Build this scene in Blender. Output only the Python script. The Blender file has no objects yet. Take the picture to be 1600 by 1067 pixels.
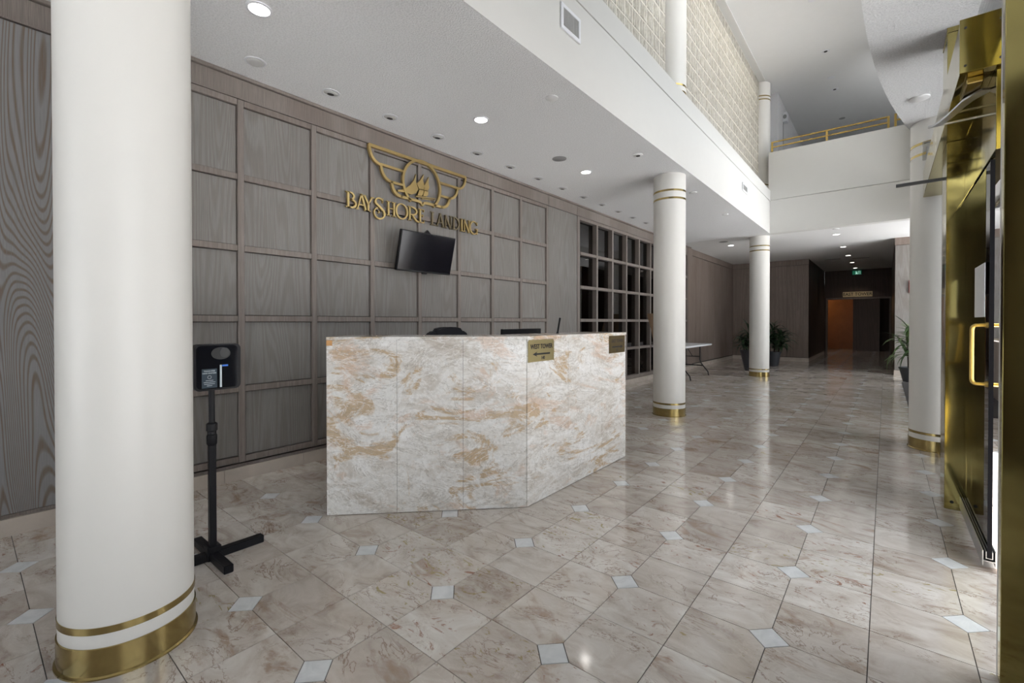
import bpy, bmesh, math, random
from mathutils import Vector, Matrix
random.seed(7)
PI = math.pi
S = bpy.context.scene
COL = S.collection

# ------------------------------------------------------------------ camera, sky, lights, exposure
H = 1.25
F_PX, YAW, PITCH, ROLL, CY = 710.765, math.radians(39.4113), math.radians(0.4963), math.radians(-0.0322), 509.0613
_a = Vector((-math.sin(YAW)*math.cos(PITCH), math.cos(YAW)*math.cos(PITCH), -math.sin(PITCH)))
_r = Vector((math.cos(YAW), math.sin(YAW), 0))
_u = _r.cross(_a)
_R = math.cos(ROLL)*_r + math.sin(ROLL)*_u
_U = -math.sin(ROLL)*_r + math.cos(ROLL)*_u
cam = bpy.data.objects.new('camera', bpy.data.cameras.new('camera'))
COL.objects.link(cam)
cam.data.sensor_width = 36
cam.data.lens = 36*F_PX/1600
cam.data.shift_y = -(533.5-CY)/1600
cam.data.clip_start = 0.02
cam.matrix_world = Matrix((( _R.x, _U.x, -_a.x, 0), (_R.y, _U.y, -_a.y, 0), (_R.z, _U.z, -_a.z, H), (0, 0, 0, 1)))
S.camera = cam

def pix(p):
    d = Vector(p)-Vector((0, 0, H)); z = d.dot(_a)
    if z < 0.05: return None
    return (800+F_PX*d.dot(_R)/z, CY-F_PX*d.dot(_U)/z)

world = bpy.data.worlds.new('overcast_sky'); S.world = world
world.use_nodes = True
_bg = world.node_tree.nodes['Background']
_bg.inputs[0].default_value = (0.905, 0.952, 1.0, 1)
_bg.inputs[1].default_value = 2.8
S.view_settings.view_transform = 'Standard'
S.view_settings.look = 'None'
S.view_settings.gamma = 1
S.view_settings.use_curve_mapping = False
S.view_settings.exposure = 0.36
S.cycles.caustics_reflective = False
S.cycles.caustics_refractive = False
S.cycles.adaptive_threshold = 0.02

sun = bpy.data.objects.new('sun', bpy.data.lights.new('sun', 'SUN')); COL.objects.link(sun)
sun.data.energy = 26; sun.data.angle = math.radians(0.6); sun.data.color = (1.0, 0.99, 0.985)
sun.rotation_euler = Vector((0.06, -0.10, 0.99)).to_track_quat('Z', 'Y').to_euler()

def area(name, loc, size, energy, color, rot=(0, 0, 0)):
    l = bpy.data.lights.new(name, 'AREA'); l.shape = 'RECTANGLE'; l.size, l.size_y = size
    l.energy = energy; l.color = color
    o = bpy.data.objects.new(name, l); o.location = loc; o.rotation_euler = rot; COL.objects.link(o); return o
# ceiling lamps of the upstairs corridor behind the glass blocks
area('corridor_lamp', (-3.1, 8.8, 6.6), (0.8, 5.0), 240, (1.0, 0.88, 0.74))
area('corridor_lamp', (-3.1, 4.0, 6.6), (0.8, 3.0), 170, (1.0, 1.0, 0.95))

# ------------------------------------------------------------------ helpers
WL = {}
def link(name, data, parent=None, loc=(0, 0, 0)):
    o = bpy.data.objects.new(name, data); COL.objects.link(o)
    loc = Vector(loc); WL[o] = loc
    if parent is not None:
        o.parent = parent; o.location = loc-WL[parent]
    else:
        o.location = loc
    return o

def thing(name, label, cat, loc, group=None):
    o = link(name, None, None, loc); o.empty_display_size = 0.1
    o['label'] = label; o['category'] = cat
    if group: o['group'] = group
    return o

def tag(o, label, cat, group=None):
    o['label'] = label; o['category'] = cat
    if group: o['group'] = group
    return o

def obj(name, bm, mat, parent=None, smooth=False, label=None):
    bm.normal_update()
    lo = Vector((1e9,)*3); hi = Vector((-1e9,)*3)
    for v in bm.verts:
        for k in range(3):
            lo[k] = min(lo[k], v.co[k]); hi[k] = max(hi[k], v.co[k])
    c = (lo+hi)/2
    bmesh.ops.translate(bm, verts=bm.verts, vec=-c)
    me = bpy.data.meshes.new(name); bm.to_mesh(me); bm.free()
    me.materials.append(mat)
    if smooth:
        for p in me.polygons: p.use_smooth = True
        if smooth != 'all':
            me.set_sharp_from_angle(angle=math.radians(38))
    o = link(name, me, parent, c)
    if label: o['label'] = label
    return o

def struct(o): o['kind'] = 'structure'; return o

def bx(bm, lo, hi, bevel=0.0, M=None):
    vs = [bm.verts.new((x, y, z)) for x in (lo[0], hi[0]) for y in (lo[1], hi[1]) for z in (lo[2], hi[2])]
    fs = []
    for q in ((0, 1, 3, 2), (4, 6, 7, 5), (0, 4, 5, 1), (2, 3, 7, 6), (0, 2, 6, 4), (1, 5, 7, 3)):
        fs.append(bm.faces.new([vs[i] for i in q]))
    if bevel:
        es = list({e for f in fs for e in f.edges})
        r = bmesh.ops.bevel(bm, geom=es, offset=bevel, segments=1, affect='EDGES', profile=0.5)
        vs = list({v for f in r['faces'] for v in f.verts} | {v for v in vs if v.is_valid})
    if M is not None:
        for v in vs: v.co = M @ v.co
    return vs

def box(name, lo, hi, mat, parent=None, bevel=0.0, label=None):
    bm = bmesh.new(); bx(bm, lo, hi, bevel); return obj(name, bm, mat, parent, label=label)

_cache = {}
def cbox(name, lo, hi, mat, parent=None, bevel=0.0):
    """box that shares its mesh with boxes of the same size"""
    lo, hi = Vector(lo), Vector(hi); d = hi-lo
    k = (round(d.x, 4), round(d.y, 4), round(d.z, 4), mat.name, bevel)
    if k not in _cache:
        bm = bmesh.new(); bx(bm, -d/2, d/2, bevel)
        me = bpy.data.meshes.new(name); bm.to_mesh(me); bm.free(); me.materials.append(mat); _cache[k] = me
    return link(name, _cache[k], parent, (lo+hi)/2)

def lathe(bm, prof, c=(0, 0, 0), n=48, M=None, caps=True):
    """prof: list of (radius, z)"""
    rings = []
    for r, z in prof:
        rings.append([bm.verts.new((c[0]+r*math.cos(2*PI*i/n), c[1]+r*math.sin(2*PI*i/n), c[2]+z)) for i in range(n)])
    for a, b in zip(rings, rings[1:]):
        for i in range(n):
            bm.faces.new((a[i], a[(i+1) % n], b[(i+1) % n], b[i]))
    if caps:
        bm.faces.new(list(reversed(rings[0]))); bm.faces.new(rings[-1])
    if M is not None:
        for R in rings:
            for v in R: v.co = M @ v.co

def tube(bm, pts, r, n=10, closed=False):
    pts = [Vector(p) for p in pts]; rings = []
    rr = r if isinstance(r, (list, tuple)) else [r]*len(pts)
    prev = None
    for i, p in enumerate(pts):
        a = pts[max(i-1, 0)]; b = pts[min(i+1, len(pts)-1)]
        t = (b-a).normalized()
        if prev is None:
            u = t.orthogonal().normalized()
        else:
            u = (prev-t*prev.dot(t)).normalized()
        prev = u; w = t.cross(u)
        rings.append([bm.verts.new(p+(u*math.cos(2*PI*k/n)+w*math.sin(2*PI*k/n))*rr[i]) for k in range(n)])
    for a, b in zip(rings, rings[1:]):
        for k in range(n): bm.faces.new((a[k], a[(k+1) % n], b[(k+1) % n], b[k]))
    bm.faces.new(list(reversed(rings[0]))); bm.faces.new(rings[-1])

def prism(bm, poly, z0, z1):
    """vertical prism over a plan polygon (counter clockwise)"""
    a = [bm.verts.new((x, y, z0)) for x, y in poly]; b = [bm.verts.new((x, y, z1)) for x, y in poly]
    n = len(poly)
    bm.faces.new(list(reversed(a))); bm.faces.new(b)
    for i in range(n): bm.faces.new((a[i], a[(i+1) % n], b[(i+1) % n], b[i]))

def slabpoly(bm, pts, P, depth):
    """flat polygon (2D pts) placed by P(u,v,w) and given depth"""
    a = [bm.verts.new(P(u, v, depth)) for u, v in pts]; b = [bm.verts.new(P(u, v, 0)) for u, v in pts]
    n = len(pts)
    bm.faces.new(a); bm.faces.new(list(reversed(b)))
    for i in range(n): bm.faces.new((a[i], b[i], b[(i+1) % n], a[(i+1) % n]))

def ribbon(bm, pts, w, P, depth):
    """stroke of width w (number or list) along 2D pts, placed by P, with depth"""
    n = len(pts); ww = w if isinstance(w, (list, tuple)) else [w]*n
    if len(ww) == 2 and n != 2: ww = [ww[0]+(ww[1]-ww[0])*i/(n-1) for i in range(n)]
    L, Rr = [], []
    for i in range(n):
        a = Vector(pts[max(i-1, 0)]); b = Vector(pts[min(i+1, n-1)]); t = (b-a)
        t = t.normalized() if t.length > 1e-9 else Vector((1, 0))
        m = Vector((-t.y, t.x))*ww[i]/2; c = Vector(pts[i])
        L.append(c+m); Rr.append(c-m)
    f = [(bm.verts.new(P(l.x, l.y, depth)), bm.verts.new(P(r.x, r.y, depth)), bm.verts.new(P(r.x, r.y, 0)), bm.verts.new(P(l.x, l.y, 0))) for l, r in zip(L, Rr)]
    for a, b in zip(f, f[1:]):
        for k in range(4): bm.faces.new((a[k], a[(k+1) % 4], b[(k+1) % 4], b[k]))
    bm.faces.new(list(reversed(f[0]))); bm.faces.new(f[-1])

def arc(cx, cy, rx, ry, a0, a1, n=16):
    return [(cx+rx*math.cos(math.radians(a0+(a1-a0)*i/n)), cy+ry*math.sin(math.radians(a0+(a1-a0)*i/n))) for i in range(n+1)]

def text_mesh(name, body, size, M, mat, parent, depth=0.001, align='CENTER', sx=1.0, bold=0.0, label=None):
    cu = bpy.data.curves.new(name, 'FONT'); cu.body = body; cu.size = size
    cu.align_x = align; cu.align_y = 'CENTER'; cu.extrude = depth; cu.offset = bold; cu.resolution_u = 3
    t = bpy.data.objects.new(name+'_tmp', cu); COL.objects.link(t)
    bpy.context.view_layer.update()
    me = bpy.data.meshes.new_from_object(t.evaluated_get(bpy.context.evaluated_depsgraph_get()))
    bpy.data.objects.remove(t); bpy.data.curves.remove(cu)
    bm = bmesh.new(); bm.from_mesh(me); bpy.data.meshes.remove(me)
    for v in bm.verts: v.co = M @ Vector((v.co.x*sx, v.co.y, v.co.z))
    return obj(name, bm, mat, parent, label=label)

def frame_px(o):   # facing +X : text right = +Y
    return Matrix(((0, 0, 1, o[0]), (1, 0, 0, o[1]), (0, 1, 0, o[2]), (0, 0, 0, 1)))
def frame_my(o):   # facing -Y : text right = +X
    return Matrix(((1, 0, 0, o[0]), (0, 0, -1, o[1]), (0, 1, 0, o[2]), (0, 0, 0, 1)))

# ------------------------------------------------------------------ materials
class NT:
    def __init__(s, name):
        s.m = bpy.data.materials.new(name); s.m.use_nodes = True
        s.t = s.m.node_tree; s.b = s.t.nodes['Principled BSDF']; s.out = s.t.nodes['Material Output']
    def n(s, typ, **kw):
        o = s.t.nodes.new(typ)
        for k, v in kw.items(): setattr(o, k, v)
        return o
    def l(s, a, b): s.t.links.new(a, b)
    def put(s, sock, v):
        if isinstance(v, bpy.types.NodeSocket): s.l(v, sock)
        else: sock.default_value = v
    def math(s, op, a, b=0.0, c=None, clamp=False):
        o = s.n('ShaderNodeMath', operation=op, use_clamp=clamp); s.put(o.inputs[0], a); s.put(o.inputs[1], b)
        if c is not None: s.put(o.inputs[2], c)
        return o.outputs[0]
    def vmath(s, op, a, b=(0, 0, 0)):
        o = s.n('ShaderNodeVectorMath', operation=op); s.put(o.inputs[0], a); s.put(o.inputs[1], b); return o.outputs[0]
    def pos(s): return s.n('ShaderNodeNewGeometry').outputs['Position']
    def sep(s, v):
        o = s.n('ShaderNodeSeparateXYZ'); s.l(v, o.inputs[0]); return o.outputs
    def comb(s, x, y, z):
        o = s.n('ShaderNodeCombineXYZ'); s.put(o.inputs[0], x); s.put(o.inputs[1], y); s.put(o.inputs[2], z); return o.outputs[0]
    def noise(s, vec, scale, detail=4, rough=0.5, dist=0.0):
        o = s.n('ShaderNodeTexNoise'); s.put(o.inputs['Vector'], vec); o.inputs['Scale'].default_value = scale
        o.inputs['Detail'].default_value = detail; o.inputs['Roughness'].default_value = rough; o.inputs['Distortion'].default_value = dist
        return o.outputs['Fac']
    def ramp(s, f, stops):
        o = s.n('ShaderNodeValToRGB'); s.l(f, o.inputs[0]); e = o.color_ramp.elements
        while len(e) < len(stops): e.new(0.5)
        for k, (p, c) in zip(e, stops):
            k.position = p; k.color = (c, c, c, 1) if isinstance(c, (int, float)) else (*c, 1)
        return o.outputs[0]
    def mix(s, f, a, b, blend='MIX'):
        o = s.n('ShaderNodeMix', data_type='RGBA', blend_type=blend); s.put(o.inputs[0], f)
        for i, v in ((6, a), (7, b)):
            s.put(o.inputs[i], v if isinstance(v, bpy.types.NodeSocket) else (*v, 1))
        return o.outputs[2]
    def bump(s, h, strength=0.2, dist=0.01):
        o = s.n('ShaderNodeBump'); s.l(h, o.inputs['Height']); o.inputs['Strength'].default_value = strength; o.inputs['Distance'].default_value = dist
        s.l(o.outputs[0], s.b.inputs['Normal']); return o.outputs[0]
    def set(s, **kw):
        nm = dict(color='Base Color', rough='Roughness', metal='Metallic', spec='Specular IOR Level', coat='Coat Weight', coat_rough='Coat Roughness', emit='Emission Color', emit_s='Emission Strength')
        for k, v in kw.items():
            if isinstance(v, tuple) and len(v) == 3: v = (*v, 1)
            s.put(s.b.inputs[nm[k]], v)
        return s

def plain(name, c, rough=0.5, metal=0.0, var=0.06, scale=6.0, bump=0.0, bscale=200.0, spec=0.5):
    t = NT(name); n = t.noise(t.pos(), scale, 5, 0.6)
    col = t.mix(n, tuple(x*(1-var) for x in c), tuple(min(1, x*(1+var)) for x in c))
    t.set(color=col, rough=rough, metal=metal, spec=spec)
    if bump: t.bump(t.noise(t.pos(), bscale, 3, 0.6), bump, 0.004)
    return t.m

M_white = plain('column_paint', (0.76, 0.745, 0.705), 0.42, var=0.02, scale=3, bump=0.03, bscale=60)
M_fascia = plain('wall_paint_white', (0.66, 0.655, 0.63), 0.6, var=0.02, bump=0.04, bscale=90)
def stipple():
    t = NT('stippled_ceiling_paint'); n = t.noise(t.pos(), 85, 3, 0.7)
    t.set(color=t.ramp(n, [(0.34, (0.79, 0.795, 0.80)), (0.58, (0.93, 0.935, 0.94))]), rough=0.9, spec=0.2)  # shade of the stipple bumps also put into the colour as speckle
    t.bump(n, 1.0, 0.012); return t.m
M_stipple = stipple()
M_ceil = plain('smooth_ceiling_paint', (0.80, 0.80, 0.795), 0.75, var=0.02, bump=0.15, bscale=80)
M_black = plain('black_powder_coat', (0.006, 0.006, 0.008), 0.38, spec=0.25)
M_blackp = plain('black_plastic', (0.006, 0.006, 0.008), 0.3, spec=0.3)
M_gloss = plain('black_gloss_plastic', (0.006, 0.007, 0.010), 0.06)
M_screen = plain('screen_glass', (0.006, 0.006, 0.009), 0.09, spec=0.3)
M_rubber = plain('dark_gasket', (0.004, 0.004, 0.006), 0.6, spec=0.1)
M_fabric = plain('black_mesh_fabric', (0.012, 0.012, 0.016), 0.9, bump=0.3, bscale=400)
M_alu = plain('brushed_aluminium', (0.55, 0.56, 0.58), 0.32, 1.0)
M_darksteel = plain('black_oxide_steel', (0.06, 0.06, 0.06), 0.35, 0.6)
M_steel = plain('dark_steel', (0.22, 0.22, 0.23), 0.35, 1.0)
M_plastw = plain('white_plastic', (0.78, 0.79, 0.82), 0.4)
M_grey = plain('grey_plastic', (0.30, 0.30, 0.30), 0.5)
M_lgrey = plain('light_grey_enamel', (0.55, 0.55, 0.54), 0.45)
M_red = plain('red_enamel', (0.45, 0.01, 0.015), 0.35)
M_pot = plain('charcoal_planter', (0.030, 0.034, 0.042), 0.45)
M_soil = plain('potting_soil', (0.03, 0.02, 0.012), 0.95, var=0.4, scale=60)
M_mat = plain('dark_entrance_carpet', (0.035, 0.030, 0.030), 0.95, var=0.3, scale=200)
M_grout = plain('dark_grout', (0.055, 0.048, 0.043), 0.8)
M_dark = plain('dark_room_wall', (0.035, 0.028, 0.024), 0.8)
M_out = plain('outdoor_concrete', (0.60, 0.60, 0.60), 0.9, var=0.15)
M_blocker = plain('dark_blocker_finish', (0.05, 0.045, 0.035), 0.9, var=0.3)  # for the added wall that the brass mirrors as dark
M_brick = plain('outdoor_brown_stone', (0.22, 0.13, 0.10), 0.9, var=0.3)
M_ink = plain('black_ink', (0.01, 0.01, 0.01), 0.5)
M_inkdim = plain('worn_dark_ink', (0.06, 0.045, 0.03), 0.5)
M_gap = plain('shadow_gap_paint', (0.05, 0.045, 0.04), 0.8)
M_mortar = plain('glass_block_mortar', (0.72, 0.69, 0.63), 0.7)
M_cyan = plain('blue_sticker', (0.03, 0.16, 0.65), 0.4)
M_pale = plain('pale_print', (0.55, 0.62, 0.66), 0.4)
M_label = plain('label_film', (0.035, 0.055, 0.075), 0.25)
M_copper = plain('copper_toned_panel', (0.42, 0.17, 0.05), 0.4, var=0.3, scale=3)
M_wallup = plain('upstairs_wall_paint', (0.66, 0.66, 0.67), 0.7, var=0.02)

def brass(name, c, rough, wav, wscale=2.0, smudge=0.15):
    t = NT(name); p = t.pos()
    n = t.noise(p, 5, 4, 0.55)
    col = t.mix(n, tuple(x*0.82 for x in c), tuple(min(1, x*1.05) for x in c))
    r = t.math('MULTIPLY_ADD', t.noise(p, 6, 3, 0.5), smudge, rough)
    t.set(color=col, rough=r, metal=1.0)
    if wav: t.bump(t.noise(p, wscale, 2, 0.4), wav, 0.05)
    return t.m
M_brass = brass('polished_brass', (0.48, 0.41, 0.16), 0.06, 0.10, 2.2, 0.06)
M_brassd = brass('aged_brass', (0.46, 0.355, 0.15), 0.16, 0.0, smudge=0.10)
M_brassr = brass('railing_brass', (0.66, 0.47, 0.15), 0.18, 0.0)
M_gold = brass('sign_brass', (0.62, 0.46, 0.20), 0.25, 0.0)
M_golddim = brass('sign_brass_dim_reflection', (0.26, 0.21, 0.13), 0.30, 0.0)  # duller reflection of some letters put into the colour
M_plate = brass('engraved_brass_plate', (0.50, 0.42, 0.22), 0.30, 0.0)
M_plated = brass('darkened_brass_plate', (0.20, 0.15, 0.07), 0.28, 0.0)

def glassmat(name, tint=(0.955, 0.955, 0.955), ior=1.5):
    t = NT(name); t.t.nodes.remove(t.b)
    f = t.n('ShaderNodeFresnel'); f.inputs[0].default_value = ior
    a = t.n('ShaderNodeBsdfTransparent'); a.inputs[0].default_value = (*tint, 1)
    g = t.n('ShaderNodeBsdfGlossy'); g.inputs['Roughness'].default_value = 0.0
    m = t.n('ShaderNodeMixShader'); t.l(f.outputs[0], m.inputs[0]); t.l(a.outputs[0], m.inputs[1]); t.l(g.outputs[0], m.inputs[2])
    t.l(m.outputs[0], t.out.inputs[0]); return t.m
M_glass = glassmat('clear_glass')
M_glassd = glassmat('tinted_glass', (0.55, 0.52, 0.48), 1.85)
M_clear = glassmat('clear_plastic', (0.86, 0.86, 0.85), 1.5)

def blockmat():
    t = NT('wavy_glass_block'); t.t.nodes.remove(t.b)
    p = t.sep(t.pos()); oi = t.n('ShaderNodeObjectInfo')
    v = t.comb(t.math('MULTIPLY', p[1], 22), t.math('MULTIPLY', p[2], 6), t.math('MULTIPLY', oi.outputs['Random'], 9))
    n = t.noise(v, 1.0, 3, 0.6, 1.0)
    b = t.n('ShaderNodeBump'); b.inputs['Strength'].default_value = 0.9; b.inputs['Distance'].default_value = 0.03; t.l(n, b.inputs['Height'])
    tr = t.n('ShaderNodeBsdfTranslucent'); t.l(b.outputs[0], tr.inputs['Normal'])
    t.l(t.ramp(n, [(0.34, (0.64, 0.62, 0.56)), (0.60, (0.98, 0.97, 0.93))]), tr.inputs[0])
    g = t.n('ShaderNodeBsdfGlossy'); g.inputs['Roughness'].default_value = 0.12; t.l(b.outputs[0], g.inputs['Normal'])
    d = t.n('ShaderNodeBsdfTransparent'); d.inputs[0].default_value = (0.88, 0.92, 0.86, 1)
    df = t.n('ShaderNodeBsdfDiffuse'); t.l(b.outputs[0], df.inputs['Normal']); t.l(t.ramp(n, [(0.34, (0.60, 0.57, 0.50)), (0.60, (0.93, 0.91, 0.85))]), df.inputs[0])
    m0 = t.n('ShaderNodeMixShader'); m0.inputs[0].default_value = 0.55; t.l(tr.outputs[0], m0.inputs[1]); t.l(df.outputs[0], m0.inputs[2])
    m1 = t.n('ShaderNodeMixShader'); m1.inputs[0].default_value = 0.18; t.l(m0.outputs[0], m1.inputs[1]); t.l(d.outputs[0], m1.inputs[2])
    f = t.n('ShaderNodeFresnel'); f.inputs[0].default_value = 1.5; t.l(b.outputs[0], f.inputs['Normal'])
    m2 = t.n('ShaderNodeMixShader'); t.l(f.outputs[0], m2.inputs[0]); t.l(m1.outputs[0], m2.inputs[1]); t.l(g.outputs[0], m2.inputs[2])
    t.l(m2.outputs[0], t.out.inputs[0]); return t.m
M_block = blockmat()

def emis(name, c, s):
    t = NT(name); t.set(color=c, emit=c, emit_s=s, rough=0.5); return t.m
M_lamp = emis('lit_lamp_lens', (1.0, 0.96, 0.90), 14)
M_lampd = emis('lit_lamp_lens_dim', (1.0, 0.93, 0.84), 6)
M_exit = emis('green_exit_sign_face', (0.02, 0.22, 0.12), 0.25)
M_exitw = emis('white_exit_pictogram', (0.6, 0.9, 0.8), 0.5)

def oak(name, base, line, contrast=1.0, freq=26.0, wide=3.0, rough=0.5, fib=0.30, zs=0.12, th=(0.25, 0.85)):
    t = NT(name); p = t.sep(t.pos()); oi = t.n('ShaderNodeObjectInfo'); r = oi.outputs['Random']
    lat = t.math('ADD', t.math('ADD', p[0], p[1]), t.math('MULTIPLY', r, 31.0))
    v = t.comb(t.math('MULTIPLY', lat, wide), t.math('MULTIPLY', t.math('ADD', p[2], t.math('MULTIPLY', r, 17.0)), zs), 0.0)
    n = t.noise(v, 1.0, 1.5, 0.4, 0.3)
    c = t.math('SINE', t.math('MULTIPLY', n, freq*6.0))
    vein = t.ramp(t.math('MULTIPLY_ADD', c, 0.5, 0.5), [(th[0], 0.0), (th[1], 1.0)])
    vf = t.comb(t.math('MULTIPLY', lat, 210.0), t.math('MULTIPLY', p[2], 5.0), 0.0)
    fibre = t.noise(vf, 1.0, 3, 0.65)
    vein = t.math('MULTIPLY', vein, t.math('MULTIPLY_ADD', fibre, 1.4, 0.05), clamp=True)
    col = t.mix(t.math('MULTIPLY', vein, contrast, clamp=True), base, line)
    fr = t.ramp(fibre, [(0.30, 1.0-fib), (0.65, 1.0+fib*0.3)])
    col = t.mix(1.0, col, fr, 'MULTIPLY')
    big = t.noise(t.comb(t.math('MULTIPLY', lat, 1.3), t.math('MULTIPLY', p[2], 0.8), r), 1.0, 2)
    col = t.mix(1.0, col, t.ramp(big, [(0.3, (0.90, 0.885, 0.87)), (0.7, (1.06, 1.06, 1.06))]), 'MULTIPLY')
    t.set(color=col, rough=rough, spec=0.35); t.bump(fibre, 0.12, 0.002)
    return t.m
M_oak = oak('limed_oak_panel', (0.23, 0.22, 0.208), (0.165, 0.138, 0.116), 0.50, 44, 2.8, fib=0.22, zs=0.16)
M_oakrail = oak('limed_oak_rail', (0.235, 0.205, 0.185), (0.17, 0.133, 0.11), 0.5, 10, 6.0)
M_oakbold = oak('limed_oak_bold_grain', (0.25, 0.25, 0.252), (0.155, 0.108, 0.074), 1.0, 105, 2.3, fib=0.14, zs=0.22, th=(0.48, 0.95))
M_oakfar = oak('dark_taupe_oak', (0.24, 0.195, 0.17), (0.17, 0.125, 0.10), 0.5, 14, 3.0)
M_frieze = oak('limed_oak_frieze', (0.235, 0.205, 0.185), (0.165, 0.13, 0.11), 0.6, 8, 0.6)

TILE = 0.3065; TX0, TY0 = -2.1906, 1.4139
def floor_stone(name):
    t = NT(name); P = t.pos(); p = t.sep(P)
    ix = t.math('FLOOR', t.math('DIVIDE', t.math('SUBTRACT', p[0], TX0), TILE))
    iy = t.math('FLOOR', t.math('DIVIDE', t.math('SUBTRACT', p[1], TY0), TILE))
    w = t.n('ShaderNodeTexWhiteNoise', noise_dimensions='2D'); t.l(t.comb(ix, iy, 0.0), w.inputs['Vector'])
    rv, rc = w.outputs['Value'], w.outputs['Color']; rs = t.sep(rc)
    # per tile: shifted and mirrored piece of the slab
    sx = t.math('MULTIPLY_ADD', t.math('GREATER_THAN', rs[0], 0.5), 2.0, -1.0)
    q = t.comb(t.math('MULTIPLY_ADD', p[0], 1.0, t.math('MULTIPLY', rs[1], 40.0)),
               t.math('MULTIPLY_ADD', t.math('MULTIPLY', p[1], sx), 1.7, t.math('MULTIPLY', rs[2], 40.0)), t.math('MULTIPLY', rv, 10.0))
    n1 = t.noise(q, 4.0, 9, 0.62, 1.1)
    col = t.ramp(n1, [(0.28, (0.39, 0.325, 0.28)), (0.43, (0.555, 0.505, 0.46)), (0.58, (0.645, 0.61, 0.575)), (0.78, (0.76, 0.735, 0.70))])
    # flowing darker tan bands
    n2 = t.noise(q, 2.0, 6, 0.6, 2.2)
    band = t.math('MULTIPLY', t.ramp(n2, [(0.56, 0.0), (0.66, 0.75)]), t.ramp(rs[1], [(0.3, 0.15), (0.7, 1.0)]))
    col = t.mix(band, col, (0.36, 0.255, 0.185))
    # pale calcite patches
    n3 = t.noise(q, 5.5, 8, 0.7, 1.6)
    col = t.mix(t.ramp(n3, [(0.60, 0.0), (0.68, 0.5)]), col, (0.70, 0.67, 0.62))
    # fine brown cracks and white threads
    n4 = t.math('ABSOLUTE', t.math('SUBTRACT', t.noise(q, 3.2, 7, 0.62, 1.8), 0.5))
    crack = t.math('MULTIPLY', t.ramp(n4, [(0.0, 1.0), (0.014, 0.0)]), t.ramp(t.noise(q, 2.6, 2), [(0.46, 0.0), (0.58, 0.85)]))
    col = t.mix(crack, col, (0.22, 0.13, 0.085))
    n5 = t.math('ABSOLUTE', t.math('SUBTRACT', t.noise(q, 6.0, 6, 0.6, 1.2), 0.5))
    thread = t.math('MULTIPLY', t.ramp(n5, [(0.0, 0.6), (0.012, 0.0)]), t.ramp(t.noise(q, 3.4, 2), [(0.5, 0.0), (0.6, 1.0)]))
    col = t.mix(thread, col, (0.74, 0.70, 0.65))
    # rust and olive blooms on some tiles only
    n6 = t.noise(q, 6.5, 7, 0.7, 2.6)
    rust = t.math('MULTIPLY', t.ramp(n6, [(0.58, 0.0), (0.66, 0.9)]), t.ramp(rs[0], [(0.70, 0.0), (0.74, 1.0)]))
    col = t.mix(rust, col, (0.27, 0.115, 0.065))
    oli = t.math('MULTIPLY', t.ramp(n6, [(0.36, 0.85), (0.42, 0.0)]), t.ramp(rs[2], [(0.80, 0.0), (0.83, 1.0)]))
    col = t.mix(oli, col, (0.33, 0.27, 0.10))
    col = t.mix(1.0, col, t.ramp(rv, [(0.0, (0.82, 0.775, 0.74)), (0.45, (0.97, 0.95, 0.925)), (1.0, (1.08, 1.085, 1.08))]), 'MULTIPLY')
    rough = t.ramp(t.noise(P, 7, 4), [(0.3, 0.07), (0.75, 0.15)])
    t.set(color=col, rough=rough, spec=0.85)
    t.bump(t.noise(P, 3.0, 2), 0.02, 0.01)
    return t.m
M_floor = floor_stone('rose_breccia_floor_tile')

def inset_stone():
    t = NT('white_marble_inset'); P = t.pos(); n = t.noise(P, 9, 6, 0.6, 1.5)
    t.set(color=t.ramp(n, [(0.3, (0.62, 0.64, 0.655)), (0.7, (0.80, 0.815, 0.825))]), rough=0.12, spec=0.6); return t.m
M_inset = inset_stone()

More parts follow.
